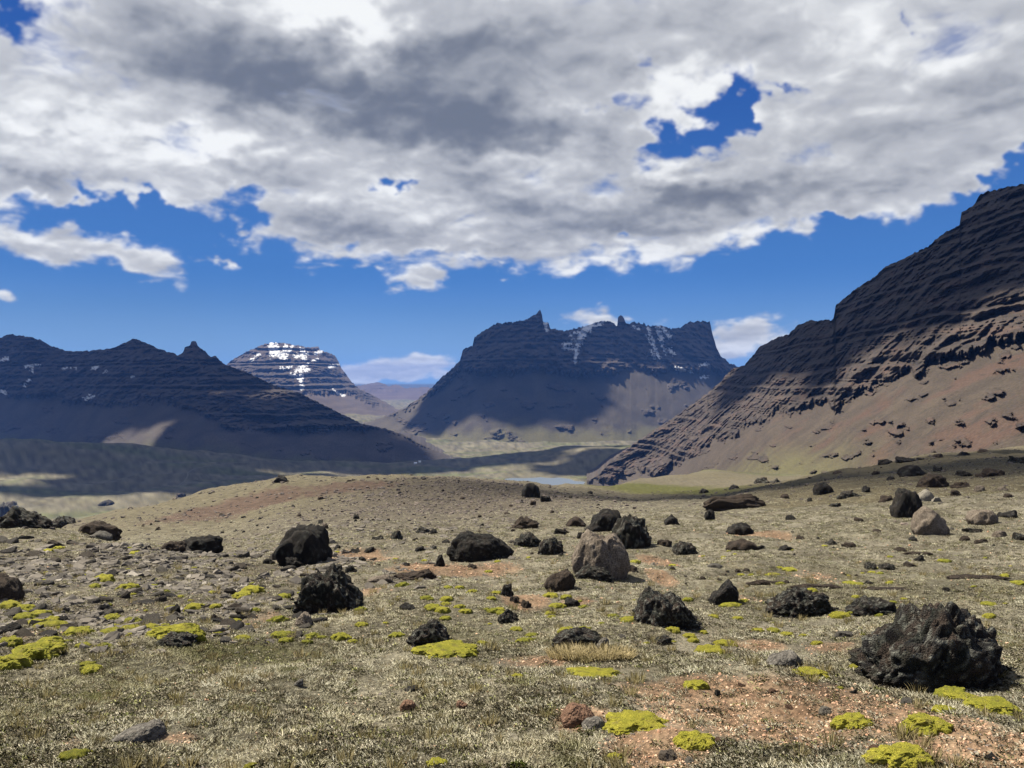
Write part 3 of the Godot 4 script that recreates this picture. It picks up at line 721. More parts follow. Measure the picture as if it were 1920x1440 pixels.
	build_mountain({"name": "distant_ridge", "label": "low far purple-brown ridge in the gap between mountains", "category": "ridge", "mat": mid,
		"x0": 560.0, "x1": 960.0, "nx": 240, "ny": 70, "sink": 6.0, "smooth": 0.4, "band": 60.0, "gully": 40.0, "jag": 2.0, "kt": 0.75, "of": 0.012, "oh": 0.01, "tongue": 3.0, "crag": 0.6, "outcrop": 0.3, "color": col_ridge,
		"sky": PackedFloat32Array([560, 732, 650, 726, 680, 722, 700, 718, 713, 717, 730, 725, 742, 720, 760, 728, 800, 725, 830, 735, 960, 735]),
		"base": PackedFloat32Array([560, 8600, 960, 8600]), "rim": PackedFloat32Array([560, 10200, 960, 10200]),
		"foot": PackedFloat32Array([560, 742, 720, 735, 960, 745])})

# ---------------------------------------------------------------- clouds above the frame whose shadows lie on the mountains
func cloud(px: float, py: float, depth: float, rx: float, rz: float, sd: int, label: String, ragged := 0.0) -> void:
	var g := ray_at(px, py, depth)
	var c := g + S * ((CLOUD_Y - g.y) / S.y)
	var r := RandomNumberGenerator.new(); r.seed = sd
	var base: Array = ico(4 if ragged == 0.0 else 2)
	var v := PackedVector3Array(); var f := PackedInt32Array(); var col := PackedColorArray()
	var lumps := 7 if ragged == 0.0 else 26
	for l in lumps:
		var a := TAU * l / (lumps - 1) + r.randf_range(-0.3, 0.3)
		var k := 0.0 if l == lumps - 1 else 0.52
		var o := Vector3(cos(a) * rx * k, r.randf_range(0, 60), sin(a) * rz * k)
		var s := Vector3(rx * r.randf_range(0.42, 0.55), 170.0, rz * r.randf_range(0.42, 0.55)) if k > 0.0 else Vector3(rx * 0.7, 260.0, rz * 0.7)
		if ragged > 0.0:
			o = Vector3(rx * sqrt(r.randf()), r.randf_range(0, 60), 0).rotated(Vector3.UP, r.randf() * TAU)
			o.z *= rz / rx
			s = Vector3(ragged * r.randf_range(0.8, 1.4), 30.0, ragged * r.randf_range(0.8, 1.3))
		var at := v.size()
		for n in base[0]:
			var q: Vector3 = n
			var w := 1.0 + 0.55 * n1.get_noise_3d(q.x * 1.4 + sd, q.y * 1.4 + l * 3.0, q.z * 1.4)
			v.append(o + Vector3(q.x * s.x * w, (q.y if q.y > 0.0 else q.y * 0.35) * s.y * w, q.z * s.z * w))
		for t in base[1]: f.append(t + at)
	var m := tri_mesh(v, smooth_normals(v, f), col, f)
	var o := add_mesh("cloud", m, cloud_mat)
	o.position = c
	tag(o, label, "cloud", "cumulus clouds overhead")

var cloud_mat := StandardMaterial3D.new()
func build_clouds() -> void:
	cloud_mat.albedo_color = Color(0.93, 0.93, 0.94)
	cloud_mat.roughness = 1.0
	cloud_mat.metallic_specular = 0.0
	cloud_mat.backlight_enabled = true
	cloud_mat.backlight = Color(1, 1, 1)
	var t := "white cumulus cloud high overhead shading the land beyond the valley"
	for k in [[-120, 700, 3300, 520, 420], [180, 700, 3300, 520, 420], [400, 720, 3000, 420, 330], [195, 790, 2800, 190, 150], [300, 790, 2700, 110, 110], [480, 830, 2350, 420, 330], [260, 850, 2050, 360, 170], [640, 840, 2200, 320, 260], [60, 850, 2000, 380, 250], [330, 885, 1620, 300, 170], [560, 880, 1650, 240, 200], [250, 866, 1820, 420, 100], [700, 850, 2050, 260, 160], [1010, 838, 2300, 260, 130], [60, 905, 1500, 150, 60],
			[960, 650, 3850, 520, 300], [1220, 650, 3900, 480, 280], [1000, 760, 3450, 330, 170], [840, 760, 3600, 260, 200], [1380, 690, 3800, 380, 330], [880, 850, 2150, 240, 190], [1160, 850, 1900, 230, 200]]:
		cloud(k[0], k[1], k[2], k[3], k[4], k[0] + 1000, t)
	for k in [[1850, 450, 800, 190, 210], [1930, 560, 620, 130, 150], [1760, 610, 740, 110, 120], [1640, 680, 800, 80, 110], [1640, 590, 980, 150, 260], [1460, 690, 1250, 130, 260]]:
		cloud(k[0], k[1], k[2], k[3], k[4], k[0] + 1000, "white cumulus cloud high overhead shading the banded mountainside")
	cloud(1740, 905, 95, 62, 62, 2, "ragged white cloud high overhead shading the boulder-strewn rise", 13.0)

# ---------------------------------------------------------------- rocks
var rock_mats := {}
func make_rock_mats() -> void:
	var grain := noise_tex(512, 0.035, 5, 0.35, 1.0, 31)
	var pits := noise_tex(512, 0.06, 4, 0.0, 1.0, 32)
	rock_mats.lava = vc_mat(grain, 2.2, 0.9, pits, 5.0, false, 0.35)
	rock_mats.stone = vc_mat(grain, 1.6, 0.93, pits, 2.0, false, 0.3)
	var speck := noise_tex(512, 0.09, 4, 0.55, 1.0, 33)
	rock_mats.plant = vc_mat(speck, 3.0, 0.85, noise_tex(512, 0.14, 3, 0.0, 1.0, 34), 2.2, false, 0.25)

func rock_color(style: String, q: Vector3, sd: float) -> Color:
	var a := n1.get_noise_3d(q.x * 2.2 + sd, q.y * 2.2, q.z * 2.2)
	var s := n1.get_noise_3d(q.x * 7.0 + sd, q.y * 7.0, q.z * 7.0 + 3.0)
	var c := Color(0.03, 0.03, 0.03)
	if style == "lava":
		c = mixc(Color(0.018, 0.018, 0.020), Color(0.12, 0.088, 0.070), 0.36 + 1.1 * a)
		c = mixc(c, Color(0.34, 0.35, 0.31), ss(0.13, 0.30, s) * 0.85)
		c = mixc(c, Color(0.028, 0.036, 0.026), ss(0.05, 0.3, n1.get_noise_3d(q.x * 1.6 - sd, q.y * 1.6, q.z * 1.6)) * 0.6)
	elif style == "dark":
		c = mixc(Color(0.018, 0.019, 0.022), Color(0.085, 0.070, 0.060), 0.38 + 1.0 * a)
		c = mixc(c, Color(0.24, 0.25, 0.22), ss(0.30, 0.42, s) * 0.6)
	elif style == "brown":
		c = mixc(Color(0.075, 0.058, 0.048), Color(0.17, 0.125, 0.095), 0.5 + 0.9 * a)
		c = mixc(c, Color(0.03, 0.028, 0.028), ss(0.1, 0.4, s) * 0.7)
	elif style == "tan":
		c = mixc(Color(0.23, 0.188, 0.15), Color(0.37, 0.315, 0.26), 0.5 + 0.9 * a)
		c = mixc(c, Color(0.13, 0.10, 0.085), ss(0.16, 0.42, s) * 0.7)
	elif style == "grey":
		c = mixc(Color(0.13, 0.12, 0.11), Color(0.26, 0.24, 0.215), 0.5 + 0.9 * a)
		c = mixc(c, Color(0.40, 0.40, 0.36), ss(0.25, 0.42, s) * 0.6)
	elif style == "red":
		c = mixc(Color(0.22, 0.125, 0.085), Color(0.36, 0.22, 0.15), 0.5 + 0.9 * a)
	elif style == "pale":
		c = mixc(Color(0.36, 0.33, 0.28), Color(0.52, 0.48, 0.41), 0.5 + 0.9 * a)
		c = mixc(c, Color(0.12, 0.11, 0.10), ss(0.25, 0.4, s) * 0.6)
	return c

func rock_mesh(sd: int, style: String, level: int, size: Vector3, prof: Array = [], boxy := 0.62, cuts := 7, rough := 1.0, flat := false) -> ArrayMesh:
	# a lump of width, height and depth "size" standing on y = 0; prof is the height of its top from side to side
	var r := RandomNumberGenerator.new(); r.seed = sd
	var planes := []
	for k in cuts:
		var dir := Vector3(r.randfn(), absf(r.randfn()) * 0.7 - 0.15, r.randfn()).normalized()
		planes.append([dir, r.randf_range(0.58, 0.86) if prof.is_empty() else r.randf_range(1.0, 1.16) if style != "tan" else r.randf_range(0.88, 1.04)])
	var base: Array = ico(level)
	var v := PackedVector3Array(); v.resize(base[0].size())
	var c := PackedColorArray(); c.resize(base[0].size())
	var line := PackedFloat32Array()
	for k in prof.size(): line.append_array([-1.0 + 2.0 * k / (prof.size() - 1), prof[k]])
	var o := sd * 1.37
	var mean := (size.x + size.y) * 0.5
	var kk := 2.0 / boxy
	var under := 0.30 if style == "tan" and level >= 4 else 0.08
	for i in base[0].size():
		var n: Vector3 = base[0][i]
		var p := n / pow(pow(absf(n.x), kk) + pow(absf(n.y), kk) + pow(absf(n.z), kk), 1.0 / kk)
		for pl in planes:
			var over: float = p.dot(pl[0]) - pl[1]
			if over > 0.0: p -= pl[0] * over * 0.92
		var top := lut(line, p.x) if prof.size() else 1.0
		var w := p
		var disp := 0.0
		if style == "lava" or style == "dark" or style == "brown":
			disp = 0.16 * n2.get_noise_3d(w.x * 1.3 + o, w.y * 1.3, w.z * 1.3)
			disp += -0.22 * rough * (nc.get_noise_3d(w.x * 2.6 + o, w.y * 2.6, w.z * 2.6) + 0.6)
			disp += 0.11 * rough * n1.get_noise_3d(w.x * 4.5, w.y * 4.5 + o, w.z * 4.5)
			if level >= 4: disp += -0.13 * rough * (nc.get_noise_3d(w.x * 6.5 + o, w.y * 6.5, w.z * 6.5) + 0.6)
			if level >= 5: disp += -0.06 * rough * (nc.get_noise_3d(w.x * 14.0 + o, w.y * 14.0, w.z * 14.0) + 0.6)
		else:
			disp = 0.16 * n1.get_noise_3d(w.x * 1.2 + o, w.y * 1.2, w.z * 1.2) + 0.05 * rough * n1.get_noise_3d(w.x * 5.0, w.y * 5.0 + o, w.z * 5.0)
		var q := p + n * disp
		var yy := q.y * size.y * top if q.y > 0.0 else q.y * size.y * 0.3
		var slim := lerpf(1.0 - under, 1.0, ss(-0.3, 0.42, q.y))
		v[i] = Vector3(q.x * slim * size.x * 0.5, yy, q.z * slim * size.z * 0.5)
		if style == "lava" and q.y > 0.1: v[i].y += 0.06 * mean * rough * (n1.get_noise_3d(w.x * 5.0 + o, 0.0, w.z * 5.0)) * q.y
		c[i] = rock_color(style, q, o)
	if flat: return flat_mesh(v, base[1], c)
	return tri_mesh(v, smooth_normals(v, base[1]), c, base[1])

func shard_mesh(sd: int, dark: Color, light: Color) -> ArrayMesh:
	# an angular slab: an uneven polygon with a tilted top, slanting sides and a broken corner
	var r := RandomNumberGenerator.new(); r.seed = sd
	var n := 5 + r.randi() % 3
	var low := []; var mid := []; var top := []
	var tilt := Vector2(r.randfn(), r.randfn()) * 0.5
	var turn := r.randf()
	for k in n:
		var a := TAU * (k + turn + r.randf_range(-0.25, 0.25)) / n
		var e := Vector3(cos(a), 0, sin(a)) * r.randf_range(0.38, 0.62)
		low.append(e * 1.05 + Vector3(0, -0.35, 0))
		var hh := 0.6 + e.x * tilt.x + e.z * tilt.y
		mid.append(e + Vector3(0, hh * 0.75, 0))
		top.append(e * r.randf_range(0.62, 0.92) + Vector3(0, hh + r.randf_range(0.0, 0.1), 0))
	var v := PackedVector3Array(); var nn := PackedVector3Array(); var cc := PackedColorArray(); var f := PackedInt32Array()
	var tris := []
	for k in n:
		var k2 := (k + 1) % n
		tris.append_array([low[k], mid[k], low[k2], low[k2], mid[k], mid[k2], mid[k], top[k], mid[k2], mid[k2], top[k], top[k2], Vector3(0, 0.62, 0), top[k2], top[k]])
	var tone := 0.5
	for k in range(0, tris.size(), 3):
		if k % 6 == 0: tone = r.randf()
		var g: Vector3 = (tris[k + 2] - tris[k]).cross(tris[k + 1] - tris[k]).normalized()
		if g.dot((tris[k] + tris[k + 1] + tris[k + 2]) / 3.0 - Vector3(0, 0.2, 0)) < 0.0:
			g = -g
			var swap: Vector3 = tris[k + 1]
			tris[k + 1] = tris[k + 2]; tris[k + 2] = swap
		for e in 3:
			v.append(tris[k + e]); nn.append(g); f.append(k + e)
			cc.append(mixc(dark, light, 0.35 + 0.3 * tone + 0.35 * r.randf()))
	return tri_mesh(v, nn, cc, f)

var variants := {}
func variant(style: String, k: int, level := 3) -> ArrayMesh:
	var key := "%s%d_%d" % [style, k, level]
	if not variants.has(key):
		var slab := style == "grey" or style == "red" or style == "pale" or style == "tan"
		variants[key] = rock_mesh(300 + k * 17 + style.length(), style, level, Vector3(1, 0.8, 1), [], 0.7 if slab else 0.75, 12 if slab else 6, 0.6 if slab else 1.0, slab)
	return variants[key]

func mat_for(style: String) -> Material:
	return rock_mats.lava if style in ["lava", "dark", "brown"] else rock_mats.stone

func stand(px: float, py: float, w: float, h: float, from := 1.5) -> Array:
	# [base centre, width in metres, height in metres] of a thing whose foot is at the pixel
	var p := hit(px, py, from)
	var d := -p.z
	var wide := w / F * d; var high := h / F * d
	var back := d + wide * 0.32
	var x := p.x / d * back
	return [Vector3(x, hf(x, -back), -back), wide, high]

func boulder(px: float, py: float, w: float, h: float, style: String, label: String, sd: int, prof: Array = [], level := 4, boxy := 0.62, rough := 1.0, deep := 0.8, group := "", from := 1.5) -> MeshInstance3D:
	var at := stand(px, py, w, h, from)
	var k := 1.07 if prof.size() else 1.04
	var m := rock_mesh(sd, style, level, Vector3(at[1] * 1.06, at[2] * k, at[1] * deep), prof, boxy, 5, rough)
	var o := add_mesh("boulder", m, mat_for(style))
	o.position = at[0] - Vector3(0, 0.06 * at[2], 0)
	tag(o, label, "boulder", group)
	return o

func rock(px: float, py: float, w: float, h: float, style: String, called: String, label: String, category: String, group: String, from := 1.5) -> MeshInstance3D:
	var at := stand(px, py, w, h, from)
	var o := add_mesh(called, variant(style, rng.randi() % 7, 4 if w > 26.0 else 3), mat_for(style))
	var wide: float = at[1] * 1.1; var high: float = at[2] * 1.35
	o.position = at[0] - Vector3(0, 0.17 * high, 0)
	o.rotation = Vector3(rng.randf_range(-0.12, 0.12), rng.randf() * TAU, rng.randf_range(-0.12, 0.12))
	o.scale = Vector3(wide * rng.randf_range(0.9, 1.1), high, wide * rng.randf_range(0.8, 1.1))
	if called == "flat_rock":
		var key := "shard%s%d" % [style, rng.randi() % 6]
		if not variants.has(key):
			variants[key] = shard_mesh(500 + variants.size(), {"grey": Color(0.10, 0.092, 0.08), "brown": Color(0.07, 0.058, 0.05), "dark": Color(0.035, 0.033, 0.034)}[style], {"grey": Color(0.22, 0.20, 0.175), "brown": Color(0.15, 0.128, 0.105), "dark": Color(0.10, 0.092, 0.085)}[style])
		o.mesh = variants[key]
		o.material_override = rock_mats.stone
	tag(o, label, category, group)
	return o

func build_boulders() -> void:
	boulder(1752, 1300, 246, 138, "lava", "largest jagged black lava boulder with pale lichen, beside the bare red soil", 1, [0.50, 0.66, 0.70, 0.72, 0.96, 1.02, 1.0, 0.92, 0.94, 0.90, 0.62], 5, 0.44, 1.15, 0.7)
	boulder(617, 1150, 118, 74, "lava", "rough black lava boulder with a knobbly crest and slanting right side", 2, [0.45, 0.8, 1.0, 0.95, 0.98, 0.85, 0.6, 0.3], 5, 0.6, 1.1)
	boulder(570, 1060, 92, 66, "dark", "tall blocky black boulder with flat bristly top", 3, [0.45, 0.85, 1.0, 0.98, 1.0, 1.0, 0.85], 4, 0.5, 0.6)
	boulder(560, 1064, 46, 22, "dark", "low dark lump at the foot of the tall blocky black boulder", 4, [], 4)
	boulder(900, 1053, 113, 50, "dark", "long smooth black boulder lying on its side, sloping to the right", 5, [0.85, 1.0, 1.0, 0.92, 0.85, 0.75, 0.6], 5, 0.55, 0.5, 0.6)
	boulder(1127, 1084, 98, 77, "tan", "big beige boulder with a notched top, perched on dark rubble", 6, [0.95, 1.05, 1.06, 1.02, 0.96, 1.0, 1.0, 0.85], 5, 0.54, 0.9, 0.8)
	boulder(1113, 1088, 68, 24, "lava", "flat black lava lump under the beige boulder", 7, [0.6, 1.0, 0.9, 0.5], 4, 0.7, 1.0, 0.5)
	boulder(1180, 1028, 76, 58, "lava", "square black boulder behind the beige boulder", 8, [0.5, 0.8, 0.95, 1.0, 1.0, 0.9], 4, 0.52)
	boulder(1134, 996, 68, 40, "dark", "smooth-backed black boulder behind the square black one", 9, [0.3, 0.7, 0.95, 1.0, 0.95, 0.6], 4, 0.7, 0.6)
	boulder(987, 1026, 46, 24, "lava", "spiky black lava lump joined to a taller one on its right", 10, [0.4, 0.8, 1.0, 0.9], 4)
	boulder(1032, 1040, 44, 30, "lava", "knobbly black lava rock to the left of the beige boulder", 11, [0.7, 0.9, 1.0, 0.8], 4)
	boulder(1250, 1176, 116, 68, "lava", "brown-black boulder with a rounded hump and a low tail on the right", 12, [0.6, 0.95, 1.02, 0.85, 0.7, 0.78, 0.55, 0.4, 0.2], 5, 0.62, 0.85)
	boulder(1357, 1134, 50, 38, "dark", "dark wedge-shaped rock tilted like a fin beside the humped boulder", 13, [0.3, 0.6, 0.9, 1.0, 0.7], 4, 0.6, 0.5)
	boulder(1500, 1158, 122, 44, "lava", "low broad mound of broken black lava", 14, [0.3, 0.65, 0.9, 1.0, 1.0, 0.85, 0.5], 5, 0.75, 1.2, 0.7)
	boulder(1640, 1156, 92, 28, "lava", "flat crusty black lava outcrop with moss between its knobs", 15, [0.3, 0.9, 1.0, 0.8, 1.0, 0.8, 0.3], 4, 0.75, 1.3, 0.7)
	boulder(802, 1208, 74, 38, "lava", "ragged black lava rock leaning over a green cushion", 16, [0.2, 0.6, 0.9, 1.0, 0.95, 0.5], 4, 0.7, 1.2)
	boulder(954, 1168, 42, 22, "lava", "small lumpy black rock among green cushions", 17, [], 4)
	boulder(1084, 1215, 96, 28, "lava", "long low heap of dark cinder behind the straw tussock", 18, [0.4, 0.9, 1.0, 0.9, 0.6], 4, 0.8, 0.8, 0.5)
	boulder(1129, 1217, 24, 20, "grey", "small grey knob at the end of the dark cinder heap", 19, [], 3)
	boulder(1245, 1210, 36, 14, "lava", "little black lava crust near the bare soil", 20, [], 3)
	boulder(1050, 1109, 54, 38, "brown", "brown-grey rounded rock with a pale right side, below the beige boulder", 21, [0.6, 0.8, 0.9, 1.0, 0.8], 4, 0.7, 0.7)
	boulder(1070, 1138, 32, 18, "dark", "small dark hump on bare soil below the brown-grey rock", 22, [], 3)
	boulder(950, 1118, 24, 22, "lava", "knob of black lava beside a green cushion", 23, [], 3)
	boulder(825, 1062, 18, 22, "dark", "small pointed black rock standing upright", 24, [0.2, 0.8, 1.0, 0.3], 3)
	boulder(777, 1090, 84, 24, "brown", "heap of brown cinder rubble behind a pale flat slab", 25, [0.4, 0.6, 0.5, 0.7, 1.0, 0.5], 4, 0.8, 1.3, 0.5)
	boulder(712, 1094, 52, 12, "tan", "pale flat slab in front of the cinder rubble", 26, [0.4, 0.8, 1.0, 1.0], 4, 0.6, 0.6, 0.5)
	boulder(375, 1036, 78, 28, "dark", "long black block at the edge of the rubble field", 27, [0.7, 0.9, 1.0, 1.0, 0.9], 4, 0.5, 0.9, 0.5)
	boulder(322, 1034, 44, 18, "brown", "grey-brown slab against the long black block", 28, [0.4, 1.0, 0.9], 4, 0.5)
	boulder(180, 1008, 80, 30, "brown", "large cracked grey-brown block on the rim of the rubble field", 29, [0.4, 0.7, 1.0, 0.95, 0.9, 0.9], 4, 0.5, 0.7, 0.6)
	boulder(188, 1012, 38, 16, "grey", "grey slab leaning on the cracked block", 30, [0.5, 1.0, 0.6], 3, 0.5)
	boulder(8, 985, 70, 40, "lava", "black jagged crag topping the rubble field", 31, [0.8, 1.0, 0.9, 0.7], 4, 0.6, 1.2)
	boulder(48, 990, 90, 38, "lava", "dark serrated outcrop next to the jagged crag", 32, [0.5, 0.9, 1.0, 0.7, 0.5, 0.3], 4, 0.6, 1.2, 0.6)
	boulder(115, 990, 60, 20, "lava", "low dark ledge running down from the serrated outcrop", 33, [0.7, 0.5, 1.0, 0.8, 0.4], 4, 0.6, 1.2, 0.6)
	boulder(4, 1131, 66, 48, "brown", "smooth grey-brown boulder above a bank of yellow cushions", 34, [0.9, 1.0, 0.95, 0.6], 4, 0.6, 0.5)
	boulder(1700, 970, 50, 48, "dark", "dark dome-shaped boulder behind a round tan one", 35, [0.8, 0.95, 1.0, 0.95, 0.85], 4, 0.6, 0.5)
	boulder(1743, 1003, 62, 48, "tan", "round tan boulder with a pitted crown, beside the dark dome", 36, [0.7, 1.0, 1.0, 0.9, 0.75, 0.6], 4, 0.72, 1.0)
	boulder(1841, 985, 50, 26, "tan", "low tan boulder farther up the shaded rise", 37, [0.8, 1.0, 0.95, 1.0, 0.7], 4, 0.6)
	boulder(1889, 972, 32, 18, "dark", "black notched rock with one raised corner", 38, [0.8, 0.5, 0.6, 1.2], 3, 0.5, 0.6)
	boulder(1377, 957, 108, 24, "brown", "long brown ridge-like boulder low on the shaded rise", 39, [0.5, 0.9, 0.85, 1.0, 1.0, 0.9], 4, 0.6, 0.9, 0.35)
	boulder(1708, 893, 44, 19, "dark", "black oval boulder near the top of the rise", 40, [0.7, 1.0, 1.0, 0.8], 3, 0.65, 0.5)
	boulder(1543, 927, 34, 20, "dark", "black boulder with a sloping shoulder, alone on the shaded rise", 41, [0.9, 1.0, 0.9, 0.5], 3, 0.6, 0.5)
	boulder(1750, 914, 52, 26, "brown", "mottled grey heap of rock below the black oval boulder", 42, [0.5, 1.0, 0.9, 0.7], 4, 0.7, 1.0)
	boulder(1735, 940, 30, 20, "pale", "pale grey split boulder beside the dark dome", 43, [0.6, 1.0, 0.9], 3, 0.6)
	boulder(1757, 941, 20, 9, "pale", "white flake of stone split off the pale grey boulder", 44, [], 3)
	boulder(995, 933, 31, 26, "dark", "large dark boulder alone on the knoll's right shoulder", 45, [0.7, 1.0, 1.0, 0.8], 3, 0.6, 0.5)
	boulder(1022, 941, 19, 15, "dark", "smaller dark rock just below the knoll's large boulder", 46, [], 3)
	boulder(527, 905, 26, 14, "dark", "dark peaked rock on the crest of the pale knoll", 47, [0.3, 1.0, 0.8, 0.4], 3)
	boulder(200, 948, 26, 9, "dark", "dark rounded rock on the knoll's lower left edge", 48, [0.5, 1.0, 0.9], 3)
	boulder(985, 991, 46, 20, "brown", "dark brown rough rock in the hollow before the knoll", 49, [0.4, 1.0, 0.8, 0.6], 4)
	boulder(1080, 987, 34, 16, "brown", "brown rock left of the smooth-backed black boulder", 50, [0.6, 1.0, 0.6], 3)
	boulder(1285, 1040, 42, 22, "lava", "isolated round black lava rock on the pale grass", 51, [0.7, 1.0, 1.0, 0.6], 4)
	boulder(1392, 1032, 56, 18, "brown", "flat-lying dark brown rock on the pale grass", 52, [0.5, 0.9, 1.0, 0.9, 0.5], 3)
	boulder(1386, 1003, 46, 20, "dark", "black rock with a sloping left side under the long brown ridge", 53, [0.5, 0.9, 1.0, 0.8], 3)
	boulder(1259, 984, 26, 18, "dark", "black hump on the slope below the green field", 54, [0.5, 1.0, 0.6], 3)
	boulder(1331, 976, 19, 20, "dark", "upright black stone with smaller stones on its left", 55, [0.8, 1.0, 0.9], 3)
	boulder(330, 1214, 70, 18, "lava", "clump of black peat and lava under the big yellow cushion", 56, [0.6, 1.0, 1.0, 0.7], 4, 0.75, 1.2)
	boulder(1470, 1249, 62, 26, "grey", "grey-white lichened stone with a black knob on top", 57, [0.3, 0.7, 0.8, 1.0, 0.5], 4, 0.7)
	boulder(262, 1392, 86, 32, "grey", "pale flat slab half sunk in the dry grass", 58, [0.2, 0.5, 0.8, 1.0], 4, 0.5, 0.6, 0.7)
	boulder(1085, 1362, 62, 36, "red", "pinkish stone in bare soil near a yellow cushion", 59, [0.6, 1.0, 0.9, 0.5], 4, 0.55, 0.5)
	boulder(1112, 1368, 40, 20, "grey", "grey stone touching the pinkish stone", 60, [0.6, 0.9, 1.0], 3, 0.55, 0.5)
	boulder(866, 1328, 20, 13, "red", "small orange stone in the dry grass", 61, [], 3, 0.5, 0.4)
	boulder(765, 1333, 28, 16, "red", "brown stone with a shaded underside in the dry grass", 62, [0.8, 1.0, 0.9], 3, 0.5)
	boulder(771, 1297, 24, 11, "dark", "small thin dark stone in the dry grass", 63, [0.2, 0.6, 1.0], 3, 0.5)
	boulder(560, 1288, 16, 14, "grey", "small speckled stone alone in the grass", 64, [0.4, 0.8, 1.0], 3, 0.5)
	boulder(570, 1174, 30, 24, "tan", "small tan-grey angular rock below the knobbly black boulder", 65, [0.5, 1.0, 0.7], 3, 0.5)
	# further rocks that the photograph shows singly
	var rise := [[1657, 871, 26, 12, "dark"], [1702, 866, 36, 12, "dark"], [1622, 923, 15, 14, "dark"], [1598, 932, 36, 12, "lava"], [1580, 936, 22, 10, "lava"], [1565, 950, 20, 10, "lava"], [1810, 893, 34, 11, "dark"], [1855, 894, 42, 18, "brown"], [1905, 868, 42, 18, "lava"], [1660, 941, 26, 14, "brown"], [1455, 905, 26, 11, "lava"], [1430, 906, 24, 12, "lava"], [1375, 917, 19, 9, "dark"], [1318, 925, 20, 9, "dark"], [1805, 854, 26, 8, "dark"], [1760, 858, 20, 8, "brown"], [1727, 862, 14, 6, "dark"], [1845, 848, 24, 6, "brown"], [1760, 884, 20, 12, "dark"], [1800, 915, 30, 14, "brown"], [1835, 922, 26, 12, "tan"], [1790, 930, 20, 12, "brown"], [1880, 920, 24, 8, "tan"], [1889, 933, 16, 8, "brown"], [1485, 975, 22, 10, "dark"], [1473, 935, 18, 10, "brown"], [1612, 978, 18, 8, "brown"], [1645, 998, 18, 6, "brown"], [1500, 1012, 18, 8, "brown"], [1520, 940, 10, 8, "dark"], [1669, 900, 14, 8, "dark"], [1643, 890, 14, 8, "brown"], [1570, 888, 18, 6, "brown"], [1545, 884, 20, 5, "brown"]]
	for k in rise:
		rock(k[0], k[1], k[2], k[3], k[4], "rock", {"dark": "smooth black rock among others on the shaded rise", "lava": "knobbly black lava rock in a string on the shaded rise", "brown": "dull brown rock on the shaded rise below the mountain", "tan": "tan stone high on the shaded rise"}[k[4]], "rock", "rocks on the shaded rise")
	var flat := [[1560, 1022, 26, 12, "lava"], [1475, 1032, 30, 9, "dark"], [1592, 1027, 26, 9, "brown"], [1632, 1067, 22, 14, "lava"], [1660, 1067, 30, 10, "lava"], [1724, 1052, 28, 11, "dark"], [1708, 1063, 26, 8, "brown"], [1690, 1034, 30, 9, "brown"], [1711, 1014, 20, 8, "dark"], [1822, 999, 34, 12, "lava"], [1872, 1008, 28, 13, "tan"], [1914, 1012, 24, 18, "lava"], [1842, 1018, 24, 8, "brown"], [1810, 1014, 20, 9, "brown"], [1627, 1096, 16, 8, "lava"], [1425, 1030, 22, 8, "dark"], [1246, 1024, 26, 12, "brown"], [1183, 1072, 26, 12, "brown"], [1316, 1087, 14, 8, "brown"], [1225, 1060, 14, 7, "pale"], [1085, 1053, 26, 12, "brown"], [1090, 1010, 20, 14, "dark"], [1052, 1000, 28, 12, "dark"], [1060, 1000, 14, 9, "brown"], [885, 1065, 24, 10, "brown"], [790, 1000, 34, 12, "lava"], [815, 1000, 14, 10, "dark"], [745, 1012, 24, 18, "lava"], [706, 1012, 22, 9, "lava"], [610, 993, 15, 14, "brown"], [692, 1036, 20, 14, "lava"], [668, 1036, 24, 10, "dark"], [632, 1030, 14, 10, "dark"], [790, 1034, 20, 10, "dark"], [815, 1030, 16, 8, "lava"], [835, 1018, 16, 7, "dark"], [765, 1143, 26, 12, "dark"], [660, 1075, 24, 16, "lava"], [632, 1068, 18, 10, "lava"], [505, 1058, 22, 12, "dark"], [985, 1140, 20, 14, "brown"], [965, 1130, 18, 12, "brown"], [1165, 1196, 18, 6, "grey"], [1585, 1195, 40, 16, "grey"], [1400, 1072, 14, 6, "brown"], [1340, 1065, 30, 8, "grey"], [1700, 1212, 14, 8, "lava"], [1440, 1372, 14, 10, "pale"], [1345, 1305, 14, 12, "dark"], [1345, 1395, 24, 10, "red"], [1548, 1340, 22, 12, "pale"], [1645, 1410, 30, 10, "red"], [1480, 1330, 14, 8, "red"], [1255, 1425, 40, 20, "tan"], [1290, 1430, 20, 10, "pale"], [1390, 1288, 16, 8, "red"], [1450, 1300, 18, 8, "red"], [1600, 1300, 16, 8, "dark"], [1700, 1320, 30, 12, "grey"], [1860, 1425, 30, 12, "dark"], [330, 1150, 28, 18, "dark"], [115, 1168, 22, 14, "dark"], [20, 1185, 40, 18, "dark"], [225, 1190, 16, 12, "dark"], [405, 1165, 20, 14, "brown"], [440, 1142, 26, 10, "brown"], [425, 1205, 24, 14, "grey"], [520, 1126, 22, 10, "dark"]]
	for k in flat:
		rock(k[0], k[1], k[2], k[3], k[4], "rock", {"dark": "small smooth black rock lying on the open ground between boulders", "lava": "small knobbly black lava rock on the open ground between boulders", "brown": "small brown rock on the open ground between boulders", "tan": "small tan rock on the open ground between boulders", "red": "small reddish stone on bare red soil", "pale": "small pale stone on the open ground", "grey": "small flat grey stone on the open ground"}[k[4]], "rock", "rocks on the open ground")
